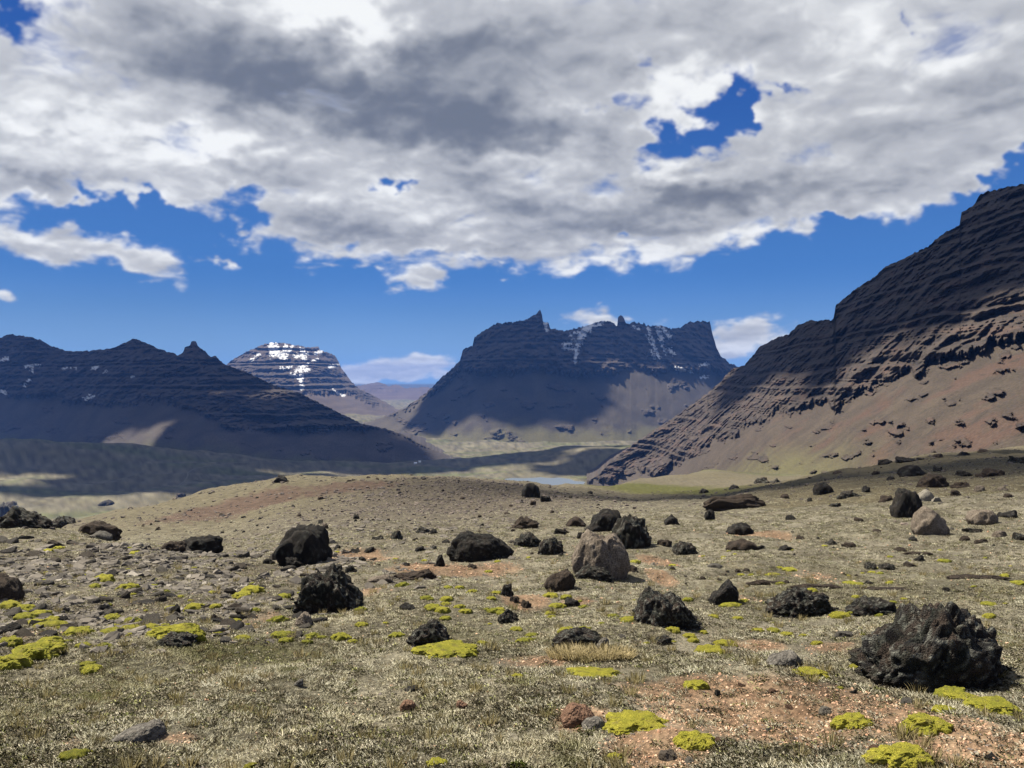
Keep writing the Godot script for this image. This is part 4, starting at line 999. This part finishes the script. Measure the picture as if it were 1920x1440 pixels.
	# little stones of the open turf, and low banks where the turf is broken
	for k in 56:
		var px := rng.randf_range(640, 1915); var py := lerpf(985.0, 1110.0, rng.randf())
		var w := 5.0 + 9.0 * pow(rng.randf(), 2.0)
		rock(px, py, w, w * rng.randf_range(0.45, 0.75), ["dark", "brown", "lava", "brown", "grey"][rng.randi() % 5], "stone", "little stone lying loose on the open turf", "stone", "loose stones on the turf")
	for q in [[1440, 1101, 84, 8, 91], [1530, 1108, 90, 6, 92], [1650, 1110, 120, 6, 93], [1830, 1090, 120, 7, 94], [1720, 1042, 60, 5, 95]]:
		var o := boulder(q[0], q[1], q[2], q[3], "brown", "low dark bank of soil where the turf is broken", q[4], [0.3, 0.8, 1.0, 0.7, 0.9, 0.4], 4, 0.9, 1.0, 0.22, "turf banks")
		o.name = numbered("turf_bank")
		o.set_meta("category", "soil bank")
	# the knoll
	for k in 62:
		var px := rng.randf_range(260, 1110); var py := rng.randf_range(893, 1000)
		var crest := lut(PackedFloat32Array([260, 945, 400, 918, 550, 897, 700, 889, 860, 891, 1000, 908, 1110, 918]), px)
		py = maxf(py, crest + 2.0)
		var w := 5.0 + 9.0 * pow(rng.randf(), 2.0)
		rock(px, py, w, w * rng.randf_range(0.45, 0.8), ["dark", "brown", "brown", "lava"][rng.randi() % 4], "rock", "little dark rock strewn over the pale knoll", "rock", "rocks on the knoll", 45.0)
	# slabs of the rubble field
	for k in 135:
		var px := rng.randf_range(-5, 640); var py := rng.randf_range(1010, 1195)
		py = maxf(py, lut(PackedFloat32Array([0, 985, 130, 1000, 220, 1015, 420, 1045, 650, 1050]), px))
		var w := rng.randf_range(10.0, 34.0) * (0.7 + 0.5 * (py - 1000.0) / 190.0)
		rock(px, py, w, w * rng.randf_range(0.22, 0.42), ["grey", "brown", "brown", "grey", "dark"][rng.randi() % 5], "flat_rock", "angular grey-brown slab in the rubble field among yellow cushions", "rock", "slabs of the rubble field")

# ---------------------------------------------------------------- cushion plants
var cushion_meshes := []
func cushion_mesh(sd: int, level: int, size: Vector3, yellow: float) -> ArrayMesh:
	var base: Array = ico(level)
	var v := PackedVector3Array(); v.resize(base[0].size())
	var c := PackedColorArray(); c.resize(base[0].size())
	var o := sd * 2.71
	for i in base[0].size():
		var n: Vector3 = base[0][i]
		var edge := 1.0 + 0.36 * n1.get_noise_3d(n.x * 1.6 + o, 0.0, n.z * 1.6)
		var lobe := -0.34 * (nc.get_noise_3d(n.x * 1.7 + o, n.y * 1.2, n.z * 1.7) + 0.6)
		var fine := 0.06 * n1.get_noise_3d(n.x * 7.0, n.y * 7.0 + o, n.z * 7.0) - 0.05 * (nc.get_noise_3d(n.x * 8.0 + o, n.y * 8.0, n.z * 8.0) + 0.5)
		var q := Vector3(n.x * edge, pow(absf(n.y), 0.75) * signf(n.y), n.z * edge) + n * (lobe + fine)
		v[i] = Vector3(q.x * size.x * 0.5, (q.y if q.y > 0.0 else q.y * 0.4) * size.y, q.z * size.z * 0.5)
		var a := n1.get_noise_3d(n.x * 3.0 + o, n.y * 3.0, n.z * 3.0)
		var s := n1.get_noise_3d(n.x * 11.0 + o, n.y * 11.0, n.z * 11.0)
		var col := mixc(Color(0.30, 0.325, 0.045), Color(0.60, 0.56, 0.075), yellow + 0.8 * a + 0.6 * s)
		c[i] = mixc(col, Color(0.24, 0.19, 0.09), ss(0.18, 0.42, n1.get_noise_3d(n.x * 2.2 - o, n.y * 2.2, n.z * 2.2 + 8.0) + 0.3 * s) * 0.5)
	return tri_mesh(v, smooth_normals(v, base[1]), c, base[1])

func cushion(px: float, py: float, w: float, h: float, yellow: float, label: String, group: String, sd := 0, from := 1.5) -> void:
	var at := stand(px, py, w, h, from)
	var o: MeshInstance3D
	var deep := rng.randf_range(0.6, 0.9)
	var high: float = clampf(at[2] * 1.08, 0.10 * at[1], 0.34 * at[1])
	if sd > 0:
		o = add_mesh("cushion_plant", cushion_mesh(sd, 5 if w > 55.0 else 4, Vector3(at[1] * 1.05, high, at[1] * deep), yellow), rock_mats.plant)
	else:
		if cushion_meshes.is_empty():
			for k in 8: cushion_meshes.append(cushion_mesh(40 + k, 3, Vector3.ONE, 0.25 + 0.09 * k))
		o = add_mesh("cushion_plant", cushion_meshes[rng.randi() % 8], rock_mats.plant)
		o.scale = Vector3(at[1] * 1.05, high, at[1] * deep)
		o.rotation.y = rng.randf_range(-0.5, 0.5)
	o.position = at[0] - Vector3(0, 0.14 * high, 0)
	tag(o, label, "cushion plant", group)

func build_cushions() -> void:
	var near := [[1190, 1374, 125, 26, 0.9, "bright yellow cushion plant trailing beside the pinkish stone"], [1303, 1407, 76, 32, 0.9, "bright yellow oval cushion plant next to the trailing one"], [1603, 1367, 74, 22, 0.75, "neat yellow-green cushion plant alone on bare red soil"], [1735, 1382, 98, 40, 0.7, "domed yellow-green cushion plant below the largest lava boulder"], [1690, 1446, 128, 34, 0.9, "broad bright yellow cushion plant with worn white patches"], [1788, 1312, 62, 40, 0.35, "olive lobed cushion plant growing against the largest lava boulder"], [1808, 1316, 66, 14, 0.7, "thin yellow mat at the foot of the largest lava boulder"], [1770, 1338, 44, 20, 0.6, "yellow cushion partly dried brown on one side"], [1862, 1338, 90, 22, 0.6, "yellow-green cushion mat to the right of the largest lava boulder"], [1518, 1271, 66, 14, 0.8, "flat yellow mat beside dark soil behind the bare patch"], [1306, 1293, 48, 12, 0.7, "small yellow mat at the edge of the bare red soil"], [1112, 1271, 112, 14, 0.75, "long thin yellow mat in front of the straw tussock"], [970, 1271, 24, 8, 0.8, "tiny yellow cushion left of the long thin mat"], [1152, 1426, 32, 14, 0.7, "small yellow cushion in grey dry grass"], [820, 1440, 44, 14, 0.7, "small yellow cushion at the near edge of the grass"], [640, 1202, 38, 20, 0.5, "two-tiered yellow-green cushion on open turf"], [745, 1196, 30, 11, 0.4, "faint green cushion left of the ragged lava rock"], [838, 1231, 112, 14, 0.6, "long yellow-green mat in front of the ragged lava rock"], [818, 1204, 34, 12, 0.6, "green cushion under the overhang of the ragged lava rock"], [330, 1207, 108, 26, 0.65, "big split yellow cushion over black peat"], [146, 1193, 54, 20, 0.55, "round yellow-green cushion standing alone among slabs"], [92, 1211, 48, 16, 0.6, "low round yellow cushion left of bare brown soil"], [18, 1212, 44, 24, 0.6, "yellow cushion at the edge of a bank of cushions"], [72, 1238, 92, 26, 0.6, "wide lobed yellow cushion in the bank of cushions"], [18, 1258, 76, 24, 0.65, "long yellow cushion at the foot of the bank of cushions"], [172, 1263, 40, 12, 0.6, "small yellow cushion with straw stems beside the bank"], [48, 1148, 40, 18, 0.5, "yellow-green hummock below the smooth grey-brown boulder"]]
	for k in near.size():
		var q: Array = near[k]
		cushion(q[0], q[1], q[2], q[3], q[4], q[5], "yellow cushion plants", 100 + k)
	var more := [[20, 1142, 50, 14], [75, 1160, 44, 14], [48, 1164, 46, 14], [98, 1168, 34, 13], [64, 1172, 40, 9], [92, 1180, 62, 14], [210, 1162, 32, 14], [248, 1170, 38, 12], [246, 1183, 44, 10], [207, 1188, 40, 10], [310, 1179, 28, 12], [284, 1182, 34, 11], [155, 1215, 30, 8], [192, 1218, 36, 9], [320, 1144, 24, 8], [366, 1145, 40, 13], [405, 1141, 24, 8], [452, 1122, 34, 9], [460, 1116, 28, 8], [520, 1169, 42, 12], [435, 1173, 42, 13], [562, 1148, 32, 13], [533, 1122, 26, 9], [240, 1107, 40, 13], [195, 1092, 44, 14], [178, 1102, 24, 7], [475, 1113, 48, 12], [830, 1150, 30, 13], [812, 1146, 38, 14], [800, 1126, 28, 8], [755, 1100, 28, 8], [840, 1104, 18, 7], [838, 1128, 26, 11], [862, 1105, 20, 7], [886, 1112, 22, 9], [835, 1163, 24, 6], [876, 1150, 20, 8], [1033, 1121, 30, 10], [1062, 1124, 24, 8], [1045, 1141, 32, 9], [930, 1115, 24, 9], [925, 1150, 26, 7], [1180, 1166, 36, 8], [1150, 1158, 22, 6], [1262, 1187, 28, 12], [1065, 1187, 36, 10], [1330, 1226, 58, 13], [1362, 1212, 44, 9], [1420, 1186, 26, 7], [1476, 1194, 28, 8], [1450, 1186, 26, 9], [1578, 1160, 40, 9], [1596, 1152, 18, 12], [1520, 1114, 30, 8], [1605, 1255, 26, 10], [1660, 1150, 20, 8], [1690, 1145, 20, 8], [1855, 1160, 28, 8], [1855, 1136, 30, 6], [1600, 1097, 40, 6], [1670, 1095, 20, 6], [1770, 1055, 26, 7], [1885, 1082, 20, 9], [1910, 1097, 30, 7], [1450, 1080, 30, 6], [1480, 1071, 28, 6], [1300, 1205, 24, 8], [1290, 1128, 22, 7], [1370, 1138, 40, 6], [860, 1047, 16, 6], [985, 1205, 40, 8], [575, 1208, 22, 9], [530, 1196, 44, 9], [585, 1196, 26, 7], [455, 1200, 30, 7], [165, 1250, 30, 8], [140, 1430, 60, 16], [470, 1442, 26, 10], [1575, 1292, 14, 6], [90, 1035, 22, 6], [110, 1030, 22, 6], [255, 1040, 22, 6], [1200, 1020, 16, 5], [1190, 1056, 24, 6]]
	for q in more:
		var left: bool = q[0] < 700
		cushion(q[0], q[1], q[2], q[3], 0.5, "small yellow-green cushion plant tucked among the grey slabs" if left else "small yellow-green cushion plant on the open ground between lava boulders", "small cushion plants")
	for k in 150:
		var px := rng.randf_range(0, 1920); var py := lerpf(1025.0, 1210.0, pow(rng.randf(), 0.9))
		var w := rng.randf_range(9.0, 26.0) * (0.45 + 0.7 * (py - 1020.0) / 190.0)
		cushion(px, py, w, w * 0.28, 0.5, "little flat yellow-green cushion scattered in the turf", "scattered little cushions")

# ---------------------------------------------------------------- grass and gravel
func blade_tuft(sd: int, count: int, tall: float, spread: float, wide: float, lean: float) -> ArrayMesh:
	var r := RandomNumberGenerator.new(); r.seed = sd
	var v := PackedVector3Array(); var n := PackedVector3Array(); var c := PackedColorArray(); var f := PackedInt32Array()
	for k in count:
		var a := r.randf() * TAU
		var out := Vector3(cos(a), 0, sin(a))
		var foot := out * spread * sqrt(r.randf())
		var tip := foot + out.rotated(Vector3.UP, r.randf_range(-0.8, 0.8)) * tall * lean * r.randf_range(0.3, 1.0) + Vector3.UP * tall * r.randf_range(0.5, 1.0)
		var mid := foot.lerp(tip, 0.55) + Vector3.UP * tall * 0.12
		var b := r.randf() * TAU
		var side := Vector3(cos(b), 0, sin(b)) * wide * r.randf_range(0.6, 1.2)
		var at := v.size()
		var nn := (tip - foot).cross(side).normalized()
		if nn.y < 0.0: nn = -nn
		nn = (nn + Vector3.UP * 0.7).normalized()
		var t := r.randf_range(0.85, 1.05)
		for p in [foot - side, foot + side, mid - side * 0.8, mid + side * 0.8, tip]:
			v.append(p); n.append(nn); c.append(Color(t, t, t))
		f.append_array(PackedInt32Array([at, at + 2, at + 1, at + 1, at + 2, at + 3, at + 2, at + 4, at + 3]))
	return tri_mesh(v, n, c, f)

func leaf_clump(sd: int, count: int, radius: float, leaf: float) -> ArrayMesh:
	var r := RandomNumberGenerator.new(); r.seed = sd
	var v := PackedVector3Array(); var n := PackedVector3Array(); var c := PackedColorArray(); var f := PackedInt32Array()
	for k in count:
		var d := Vector3(r.randfn(), absf(r.randfn()) * 0.6, r.randfn()).normalized()
		var p := Vector3(d.x * radius, d.y * radius * 0.55, d.z * radius) * r.randf_range(0.5, 1.0)
		var u := Vector3(r.randfn(), r.randfn() * 0.6, r.randfn()).normalized() * leaf
		var w := u.cross(d).normalized() * leaf * 0.4
		var t := r.randf_range(0.7, 1.05)
		var at := v.size()
		var nn := (d + Vector3.UP * 0.5).normalized()
		for q in [p - u, p + w, p - w, p + u]:
			v.append(q); n.append(nn); c.append(Color(t, t, t))
		f.append_array(PackedInt32Array([at, at + 1, at + 2, at + 1, at + 3, at + 2]))
	return tri_mesh(v, n, c, f)

func scatter(called: String, label: String, category: String, mesh: Mesh, mat: Material, spots: Array) -> void:
	# spots: [transform, colour] pairs
	if spots.is_empty(): return
	var mm := MultiMesh.new()
	mm.transform_format = MultiMesh.TRANSFORM_3D
	mm.use_colors = true
	mm.mesh = mesh
	mm.instance_count = spots.size() / 2
	var buf := PackedFloat32Array(); buf.resize(spots.size() * 8)
	for i in spots.size() / 2:
		var t: Transform3D = spots[i * 2]; var c: Color = spots[i * 2 + 1]
		var k := i * 16
		buf[k] = t.basis.x.x; buf[k + 1] = t.basis.y.x; buf[k + 2] = t.basis.z.x; buf[k + 3] = t.origin.x
		buf[k + 4] = t.basis.x.y; buf[k + 5] = t.basis.y.y; buf[k + 6] = t.basis.z.y; buf[k + 7] = t.origin.y
		buf[k + 8] = t.basis.x.z; buf[k + 9] = t.basis.y.z; buf[k + 10] = t.basis.z.z; buf[k + 11] = t.origin.z
		buf[k + 12] = c.r; buf[k + 13] = c.g; buf[k + 14] = c.b; buf[k + 15] = 1.0
	mm.buffer = buf
	var o := MultiMeshInstance3D.new()
	o.name = numbered(called)
	o.multimesh = mm
	o.material_override = mat
	add_child(o)
	tag(o, label, category, "", "stuff")

func build_grass() -> void:
	var gm := StandardMaterial3D.new()
	gm.vertex_color_use_as_albedo = true
	gm.roughness = 1.0
	gm.metallic_specular = 0.0
	gm.backlight_enabled = true
	gm.backlight = Color(0.8, 0.8, 0.74)
	var tufts := [blade_tuft(1, 16, 0.045, 0.03, 0.0022, 0.9), blade_tuft(2, 14, 0.032, 0.04, 0.0026, 1.3), blade_tuft(3, 20, 0.055, 0.028, 0.002, 0.8)]
	var clumps := [leaf_clump(4, 34, 0.045, 0.010), leaf_clump(5, 40, 0.055, 0.009)]
	var lists := [[], [], [], [], []]
	var straw_c := Color(0.70, 0.66, 0.51); var grey_c := Color(0.58, 0.565, 0.475); var green_c := Color(0.17, 0.175, 0.07); var brown_c := Color(0.20, 0.145, 0.09)
	for k in 190000:
		var far := pow(rng.randf(), 1.25)
		var d := 3.0 * pow(30.0, far)
		var px := rng.randf_range(-60.0, 1980.0)
		var x := (px - 960.0) / F * d; var z := -d
		var so := inside(soil, x, z) + 0.45 * n1.get_noise_2d(x * 0.7, z * 0.7)
		if so > 0.30 and rng.randf() < 0.93: continue
		var bare := n1.get_noise_2d(x * 1.3 + 60.0, z * 1.3)
		if bare > 0.10 and rng.randf() < ss(0.10, 0.35, bare) * 0.6: continue
		var rb := inside(rubble, x, z)
		if rng.randf() < rb * 0.45: continue
		var g := inside(green, x, z)
		var kind := rng.randi() % 5
		if g > 0.4: kind = rng.randi() % 3
		var n := n1.get_noise_2d(x * 0.5 + 11.0, z * 0.5) + 0.35 * rng.randfn()
		var c := mixc(grey_c, straw_c, 0.5 + n)
		c = mixc(c, green_c, clampf(0.85 * g + ss(0.25, 0.6, n1.get_noise_2d(x * 0.9 - 30.0, z * 0.9)) * 0.8 + (0.25 if rng.randf() < 0.15 else 0.0), 0.0, 0.9))
		if rng.randf() < 0.16: c = mixc(c, brown_c, 0.8)
		c = c * (1.0 + 0.45 * n1.get_noise_2d(x * 1.9, z * 1.9 + 70.0))
		var s := rng.randf_range(0.5, 1.2) * lerpf(0.85, 1.6, ss(8.0, 50.0, d)) * (1.0 + 0.9 * n1.get_noise_2d(x * 1.1 + 90.0, z * 1.1))
		if kind >= 3: s *= 0.9
		var t := Transform3D(Basis(Vector3.UP, rng.randf() * TAU).scaled(Vector3(s, s * rng.randf_range(0.4, 0.85), s)), Vector3(x, hf(x, z) - 0.004, z))
		lists[kind].append(t); lists[kind].append(c)
	for k in 3: scatter("grass", ["short dry straw-coloured grass between the stones", "low flattened grey-green grass blades", "taller dry grass tips in the turf"][k], "grass", tufts[k], gm, lists[k])
	for k in 2: scatter("ground_cover", ["tiny grey-leaved ground cover in the turf", "matted pale leaf litter in the turf"][k], "ground cover", clumps[k], gm, lists[3 + k])
	# dead leaves, twigs and crumbs between the tufts
	var litter := [[], []]
	for k in 90000:
		var d := 3.0 * pow(14.0, pow(rng.randf(), 1.15))
		var x := (rng.randf_range(-60.0, 1980.0) - 960.0) / F * d
		if inside(soil, x, -d) + 0.45 * n1.get_noise_2d(x * 0.7, -d * 0.7) > 0.34 and rng.randf() < 0.8: continue
		if rng.randf() < ss(-0.05, 0.4, n1.get_noise_2d(x * 0.8 + 33.0, d * 0.8)): continue
		var s := rng.randf_range(0.6, 1.3) * lerpf(0.9, 2.0, ss(6.0, 35.0, d))
		var c := mixc(Color(0.23, 0.20, 0.15), Color(0.47, 0.445, 0.365), rng.randf())
		if rng.randf() < 0.22: c = mixc(Color(0.14, 0.15, 0.06), Color(0.36, 0.37, 0.18), rng.randf())
		litter[k % 2].append(Transform3D(Basis(Vector3.UP, rng.randf() * TAU).scaled(Vector3(s, s, s)), Vector3(x, hf(x, -d), -d)))
		litter[k % 2].append(c)
	for k in 2: scatter("leaf_litter", ["dead leaf crumbs lying between the grass tufts", "dry twigs and leaf scraps on the ground"][k], "leaf litter", leaf_clump(21 + k, 12, 0.05, 0.011), gm, litter[k])
	# upright darker tufts that stand out of the turf
	var spots := []
	for k in 420:
		var d := 3.4 * pow(4.5, rng.randf())
		var x := (rng.randf_range(0, 1920) - 960.0) / F * d
		if inside(soil, x, -d) > 0.5: continue
		var s := rng.randf_range(0.7, 1.5)
		spots.append(Transform3D(Basis(Vector3.UP, rng.randf() * TAU).scaled(Vector3(s, s, s)), Vector3(x, hf(x, -d) - 0.005, -d)))
		spots.append(mixc(Color(0.17, 0.15, 0.08), Color(0.25, 0.21, 0.12), rng.randf()))
	scatter("grass", "scattered darker upright grass tufts", "grass", blade_tuft(9, 46, 0.075, 0.035, 0.0022, 0.6), gm, spots)
	# low brown heath
	var heath := [[], []]
	for k in 2600:
		var d := 3.2 * pow(9.0, rng.randf())
		var x := (rng.randf_range(-20, 1940) - 960.0) / F * d
		if n1.get_noise_2d(x * 0.6 + 5.0, d * 0.6) < 0.02: continue
		var s := rng.randf_range(0.5, 1.25)
		heath[k % 2].append(Transform3D(Basis(Vector3.UP, rng.randf() * TAU).scaled(Vector3(s, s * rng.randf_range(0.6, 1.0), s)), Vector3(x, hf(x, -d) - 0.01, -d)))
		heath[k % 2].append(mixc(Color(0.15, 0.118, 0.085), Color(0.28, 0.26, 0.21), rng.randf()) if rng.randf() < 0.8 else Color(0.19, 0.21, 0.08))
	for k in 2: scatter("heath", ["low brown heath plants in the turf", "low grey heath plants in the turf"][k], "heath", leaf_clump(81 + k, 90, 0.085, 0.011), gm, heath[k])
	# the straw tussocks by the cinder heap
	var tus := [[1050, 1236, 46, 22], [1078, 1238, 50, 26], [1108, 1240, 52, 24], [1138, 1238, 48, 26], [1166, 1237, 46, 22]]
	var tm: StandardMaterial3D = gm
	for q in tus:
		var at := stand(q[0], q[1], q[2], q[3])
		var m := blade_tuft(int(q[0]), 420, at[2] * 0.9, at[1] * 0.48, 0.0032, 0.95)
		var mat := tm.duplicate()
		mat.albedo_color = Color(0.40, 0.335, 0.20).linear_to_srgb()
		var o := add_mesh("tussock_grass", m, mat)
		o.position = at[0]
		tag(o, "tussock of pale straw grass in front of the dark cinder heap", "grass tussock", "straw tussocks")
	# small green plant at the near edge
	var at := stand(972, 1446, 44, 26)
	var pm := gm.duplicate()
	pm.albedo_color = Color(0.14, 0.17, 0.045).linear_to_srgb()
	var o := add_mesh("leafy_plant", leaf_clump(71, 260, at[1] * 0.55, 0.011), pm)
	o.position = at[0]
	tag(o, "small dark green leafy plant in the dry grass", "plant")

func build_gravel() -> void:
	var sm := StandardMaterial3D.new()
	sm.vertex_color_use_as_albedo = true
	sm.roughness = 0.95
	var white := func(style: String, sd: int) -> ArrayMesh:
		var m := rock_mesh(sd, style, 1, Vector3(1, 0.7, 1), [], 0.55, 14, 0.5, true)
		var a := m.surface_get_arrays(0)
		var cc: PackedColorArray = a[Mesh.ARRAY_COLOR]
		cc.fill(Color.WHITE)
		a[Mesh.ARRAY_COLOR] = cc
		var out := ArrayMesh.new()
		out.add_surface_from_arrays(Mesh.PRIMITIVE_TRIANGLES, a)
		return out
	var pebbles := []; var chips := []; var knoll := []
	for k in 60000:
		var d := 3.0 * pow(9.0, rng.randf())
		var x := (rng.randf_range(-40, 1960) - 960.0) / F * d
		var so := inside(soil, x, -d) + 0.45 * n1.get_noise_2d(x * 0.7, -d * 0.7)
		if so < 0.3 and rng.randf() < 0.93: continue
		var s := rng.randf_range(0.006, 0.016) * (1.0 + 1.8 * pow(rng.randf(), 6.0)) * lerpf(0.8, 2.0, ss(4.0, 22.0, d))
		pebbles.append(Transform3D(Basis.from_euler(Vector3(rng.randf(), rng.randf() * TAU, rng.randf())).scaled(Vector3(s, s * 0.8, s)), Vector3(x, hf(x, -d), -d)))
		var c := mixc(Color(0.30, 0.165, 0.10), Color(0.52, 0.36, 0.25), rng.randf())
		if rng.randf() < 0.15: c = Color(0.13, 0.11, 0.10)
		pebbles.append(c)
	for k in 60000:
		var d := 6.0 * pow(7.0, rng.randf())
		var x := (rng.randf_range(-60, 1000) - 960.0) / F * d
		var rb := inside(rubble, x, -d)
		if rng.randf() > rb * 0.8 - 0.9 * ss(0.0, 0.35, n1.get_noise_2d(x * 0.5, d * 0.5)): continue
		var s := rng.randf_range(0.022, 0.07) * (1.0 + 2.6 * pow(rng.randf(), 4.0)) * lerpf(0.8, 1.5, ss(8.0, 25.0, d))
		chips.append(Transform3D(Basis.from_euler(Vector3(rng.randfn() * 0.3, rng.randf() * TAU, rng.randfn() * 0.3)).scaled(Vector3(s, s * rng.randf_range(0.18, 0.45), s * rng.randf_range(0.5, 1.0))), Vector3(x, hf(x, -d), -d)))
		var c := mixc(Color(0.05, 0.044, 0.039), Color(0.145, 0.128, 0.108), rng.randf())
		if rng.randf() < 0.03: c = Color(0.22, 0.20, 0.175)
		chips.append(c)
	for k in 48000:
		var d := 22.0 * pow(7.5, pow(rng.randf(), 0.6))
		var px := rng.randf_range(-60, 1980)
		var x := (px - 960.0) / F * d
		var keep := 0.10 + 0.9 * inside(rubble, x, -d) + 0.25 * ss(0.1, 0.5, n1.get_noise_2d(x * 0.06, d * 0.06))
		if rng.randf() > keep: continue
		var s := rng.randf_range(0.05, 0.20) * (1.0 + 2.0 * pow(rng.randf(), 5.0)) * lerpf(0.5, 1.5, ss(30.0, 110.0, d))
		knoll.append(Transform3D(Basis.from_euler(Vector3(rng.randf(), rng.randf() * TAU, rng.randf())).scaled(Vector3(s, s * 0.7, s)), Vector3(x, hf(x, -d), -d)))
		knoll.append(mixc(Color(0.035, 0.03, 0.03), Color(0.13, 0.105, 0.09), rng.randf()))
	scatter("gravel", "reddish gravel on the bare soil", "gravel", white.call("red", 5), sm, pebbles)
	for k in 3:
		var part := []
		for i in range(k * 2, chips.size() - 1, 6): part.append_array([chips[i], chips[i + 1]])
		scatter("stone_chips", ["grey-brown stone chips filling the rubble field", "flat angular stone flakes between the slabs", "small broken stones around the yellow cushions"][k], "stones", shard_mesh(61 + k, Color(0.7, 0.7, 0.7), Color(1.1, 1.1, 1.1)), sm, part)
	scatter("pebbles", "dark small stones sprinkled over the knoll and slopes", "stones", white.call("grey", 7), sm, knoll)

# ---------------------------------------------------------------- lake, track and houses on the valley floor
func build_valley() -> void:
	var v := PackedVector3Array([Vector3(0, 0, 0)]); var f := PackedInt32Array()
	for k in 48:
		var a := TAU * k / 48.0
		v.append(Vector3(cos(a) * 150.0, 0, sin(a) * 190.0))
		f.append_array(PackedInt32Array([0, 1 + k, 1 + (k + 1) % 48]))
	var n := PackedVector3Array(); n.resize(v.size()); n.fill(Vector3.UP)
	var wm := StandardMaterial3D.new()
	wm.albedo_color = Color(0.34, 0.38, 0.43)
	wm.roughness = 0.35
	wm.metallic_specular = 0.6
	var lake := add_mesh("lake", tri_mesh(v, n, PackedColorArray(), f), wm)
	lake.position = Vector3(LAKE.x, LAKE.y, LAKE.z)
	tag(lake, "small blue-grey lake on the valley floor", "lake", "", "structure")
	# dirt track
	var pts := [[330, 914], [346, 903], [352, 893], [352, 886], [365, 879], [395, 873], [440, 868], [490, 866]]
	var tv := PackedVector3Array(); var tc := PackedColorArray()
	var mids := []
	for k in pts.size() - 1:
		for s in 8:
			mids.append(hit(lerpf(pts[k][0], pts[k + 1][0], s / 8.0), lerpf(pts[k][1], pts[k + 1][1], s / 8.0), 600.0))
	for side in [-1.0, 1.0]:
		for k in mids.size():
			var dir: Vector3 = (mids[mini(k + 1, mids.size() - 1)] - mids[maxi(k - 1, 0)]).normalized()
			var q: Vector3 = mids[k] + dir.cross(Vector3.UP) * side * 1.6
			q.y = hf(q.x, q.z) + 0.5
			tv.append(q); tc.append(Color(0.12, 0.112, 0.08))
	var track := add_mesh("dirt_track", grid_mesh(tv, tc, mids.size(), 2), vc_mat(null, 1.0))
	tag(track, "faint pale dirt track across the valley floor", "track", "", "structure")
	# two tiny white houses
	var white := StandardMaterial3D.new(); white.albedo_color = Color(0.92, 0.92, 0.90); white.roughness = 0.8
	var roof := StandardMaterial3D.new(); roof.albedo_color = Color(0.85, 0.86, 0.88); roof.roughness = 0.5
	for q in [[779, 870, 8.0, "tiny white house on the valley floor, the left of two"], [787, 867, 6.5, "smaller white house beside the other on the valley floor"]]:
		var p := hit(q[0], q[1], 600.0)
		var house := Node3D.new()
		house.name = numbered("house")
		add_child(house)
		house.position = p
		tag(house, q[3], "house", "white houses in the valley")
		var wm2 := BoxMesh.new(); wm2.size = Vector3(q[2], 3.4, 5.0)
		var w := add_mesh("wall", wm2, white, house); w.position.y = 1.6
		var pr := PrismMesh.new(); pr.size = Vector3(5.6, 1.8, q[2] + 0.6)
		var rf := add_mesh("roof", pr, roof, house); rf.position.y = 4.2; rf.rotation.y = PI / 2
const LAKE := Vector3(54.0, -204.0, -1545.0)

func setup_view() -> void:
	var cam := Camera3D.new()
	cam.name = "camera"
	cam.fov = rad_to_deg(2.0 * atan(720.0 / F))
	cam.position = Vector3(0, EYE, 0)
	cam.near = 0.1
	cam.far = 60000.0
	add_child(cam)
	cam.current = true
	var az := deg_to_rad(SUN_AZ); var el := deg_to_rad(SUN_EL)
	S = Vector3(sin(az) * cos(el), sin(el), -cos(az) * cos(el))
	var env := Environment.new()
	env.background_mode = Environment.BG_SKY
	var sky := Sky.new()
	var sm := PanoramaSkyMaterial.new()
	sm.panorama = build_sky()
	sky.sky_material = sm
	env.sky = sky
	env.tonemap_mode = Environment.TONE_MAPPER_LINEAR
	env.tonemap_exposure = 2.3
	env.background_energy_multiplier = 0.437
	env.sdfgi_enabled = true
	env.ssao_enabled = true
	env.ssil_enabled = true
	env.fog_enabled = true
	env.fog_density = 0.000042
	env.fog_light_color = Color(0.40, 0.61, 1.0)
	var we := WorldEnvironment.new()
	we.name = "environment"
	we.environment = env
	add_child(we)
	var sun := DirectionalLight3D.new()
	sun.name = "sun"
	sun.light_energy = 1.6
	sun.light_color = Color(1.0, 0.96, 0.88)
	sun.light_angular_distance = 0.53
	sun.shadow_enabled = true
	add_child(sun)
	sun.look_at_from_position(S * 100.0, Vector3.ZERO)

func _ready() -> void:
	setup_noise()
	rng.seed = 4
	setup_view()
	bumps = [[290.0, -2150.0, 330.0, 330.0, 58.0], [-1270.0, -2080.0, 520.0, 300.0, 75.0]]
	make_columns()
	make_ground_grid()
	make_patches()
	build_ground()
	build_mountains()
	build_clouds()
	build_valley()
	make_rock_mats()
	build_boulders()
	build_cushions()
	build_grass()
	build_gravel()
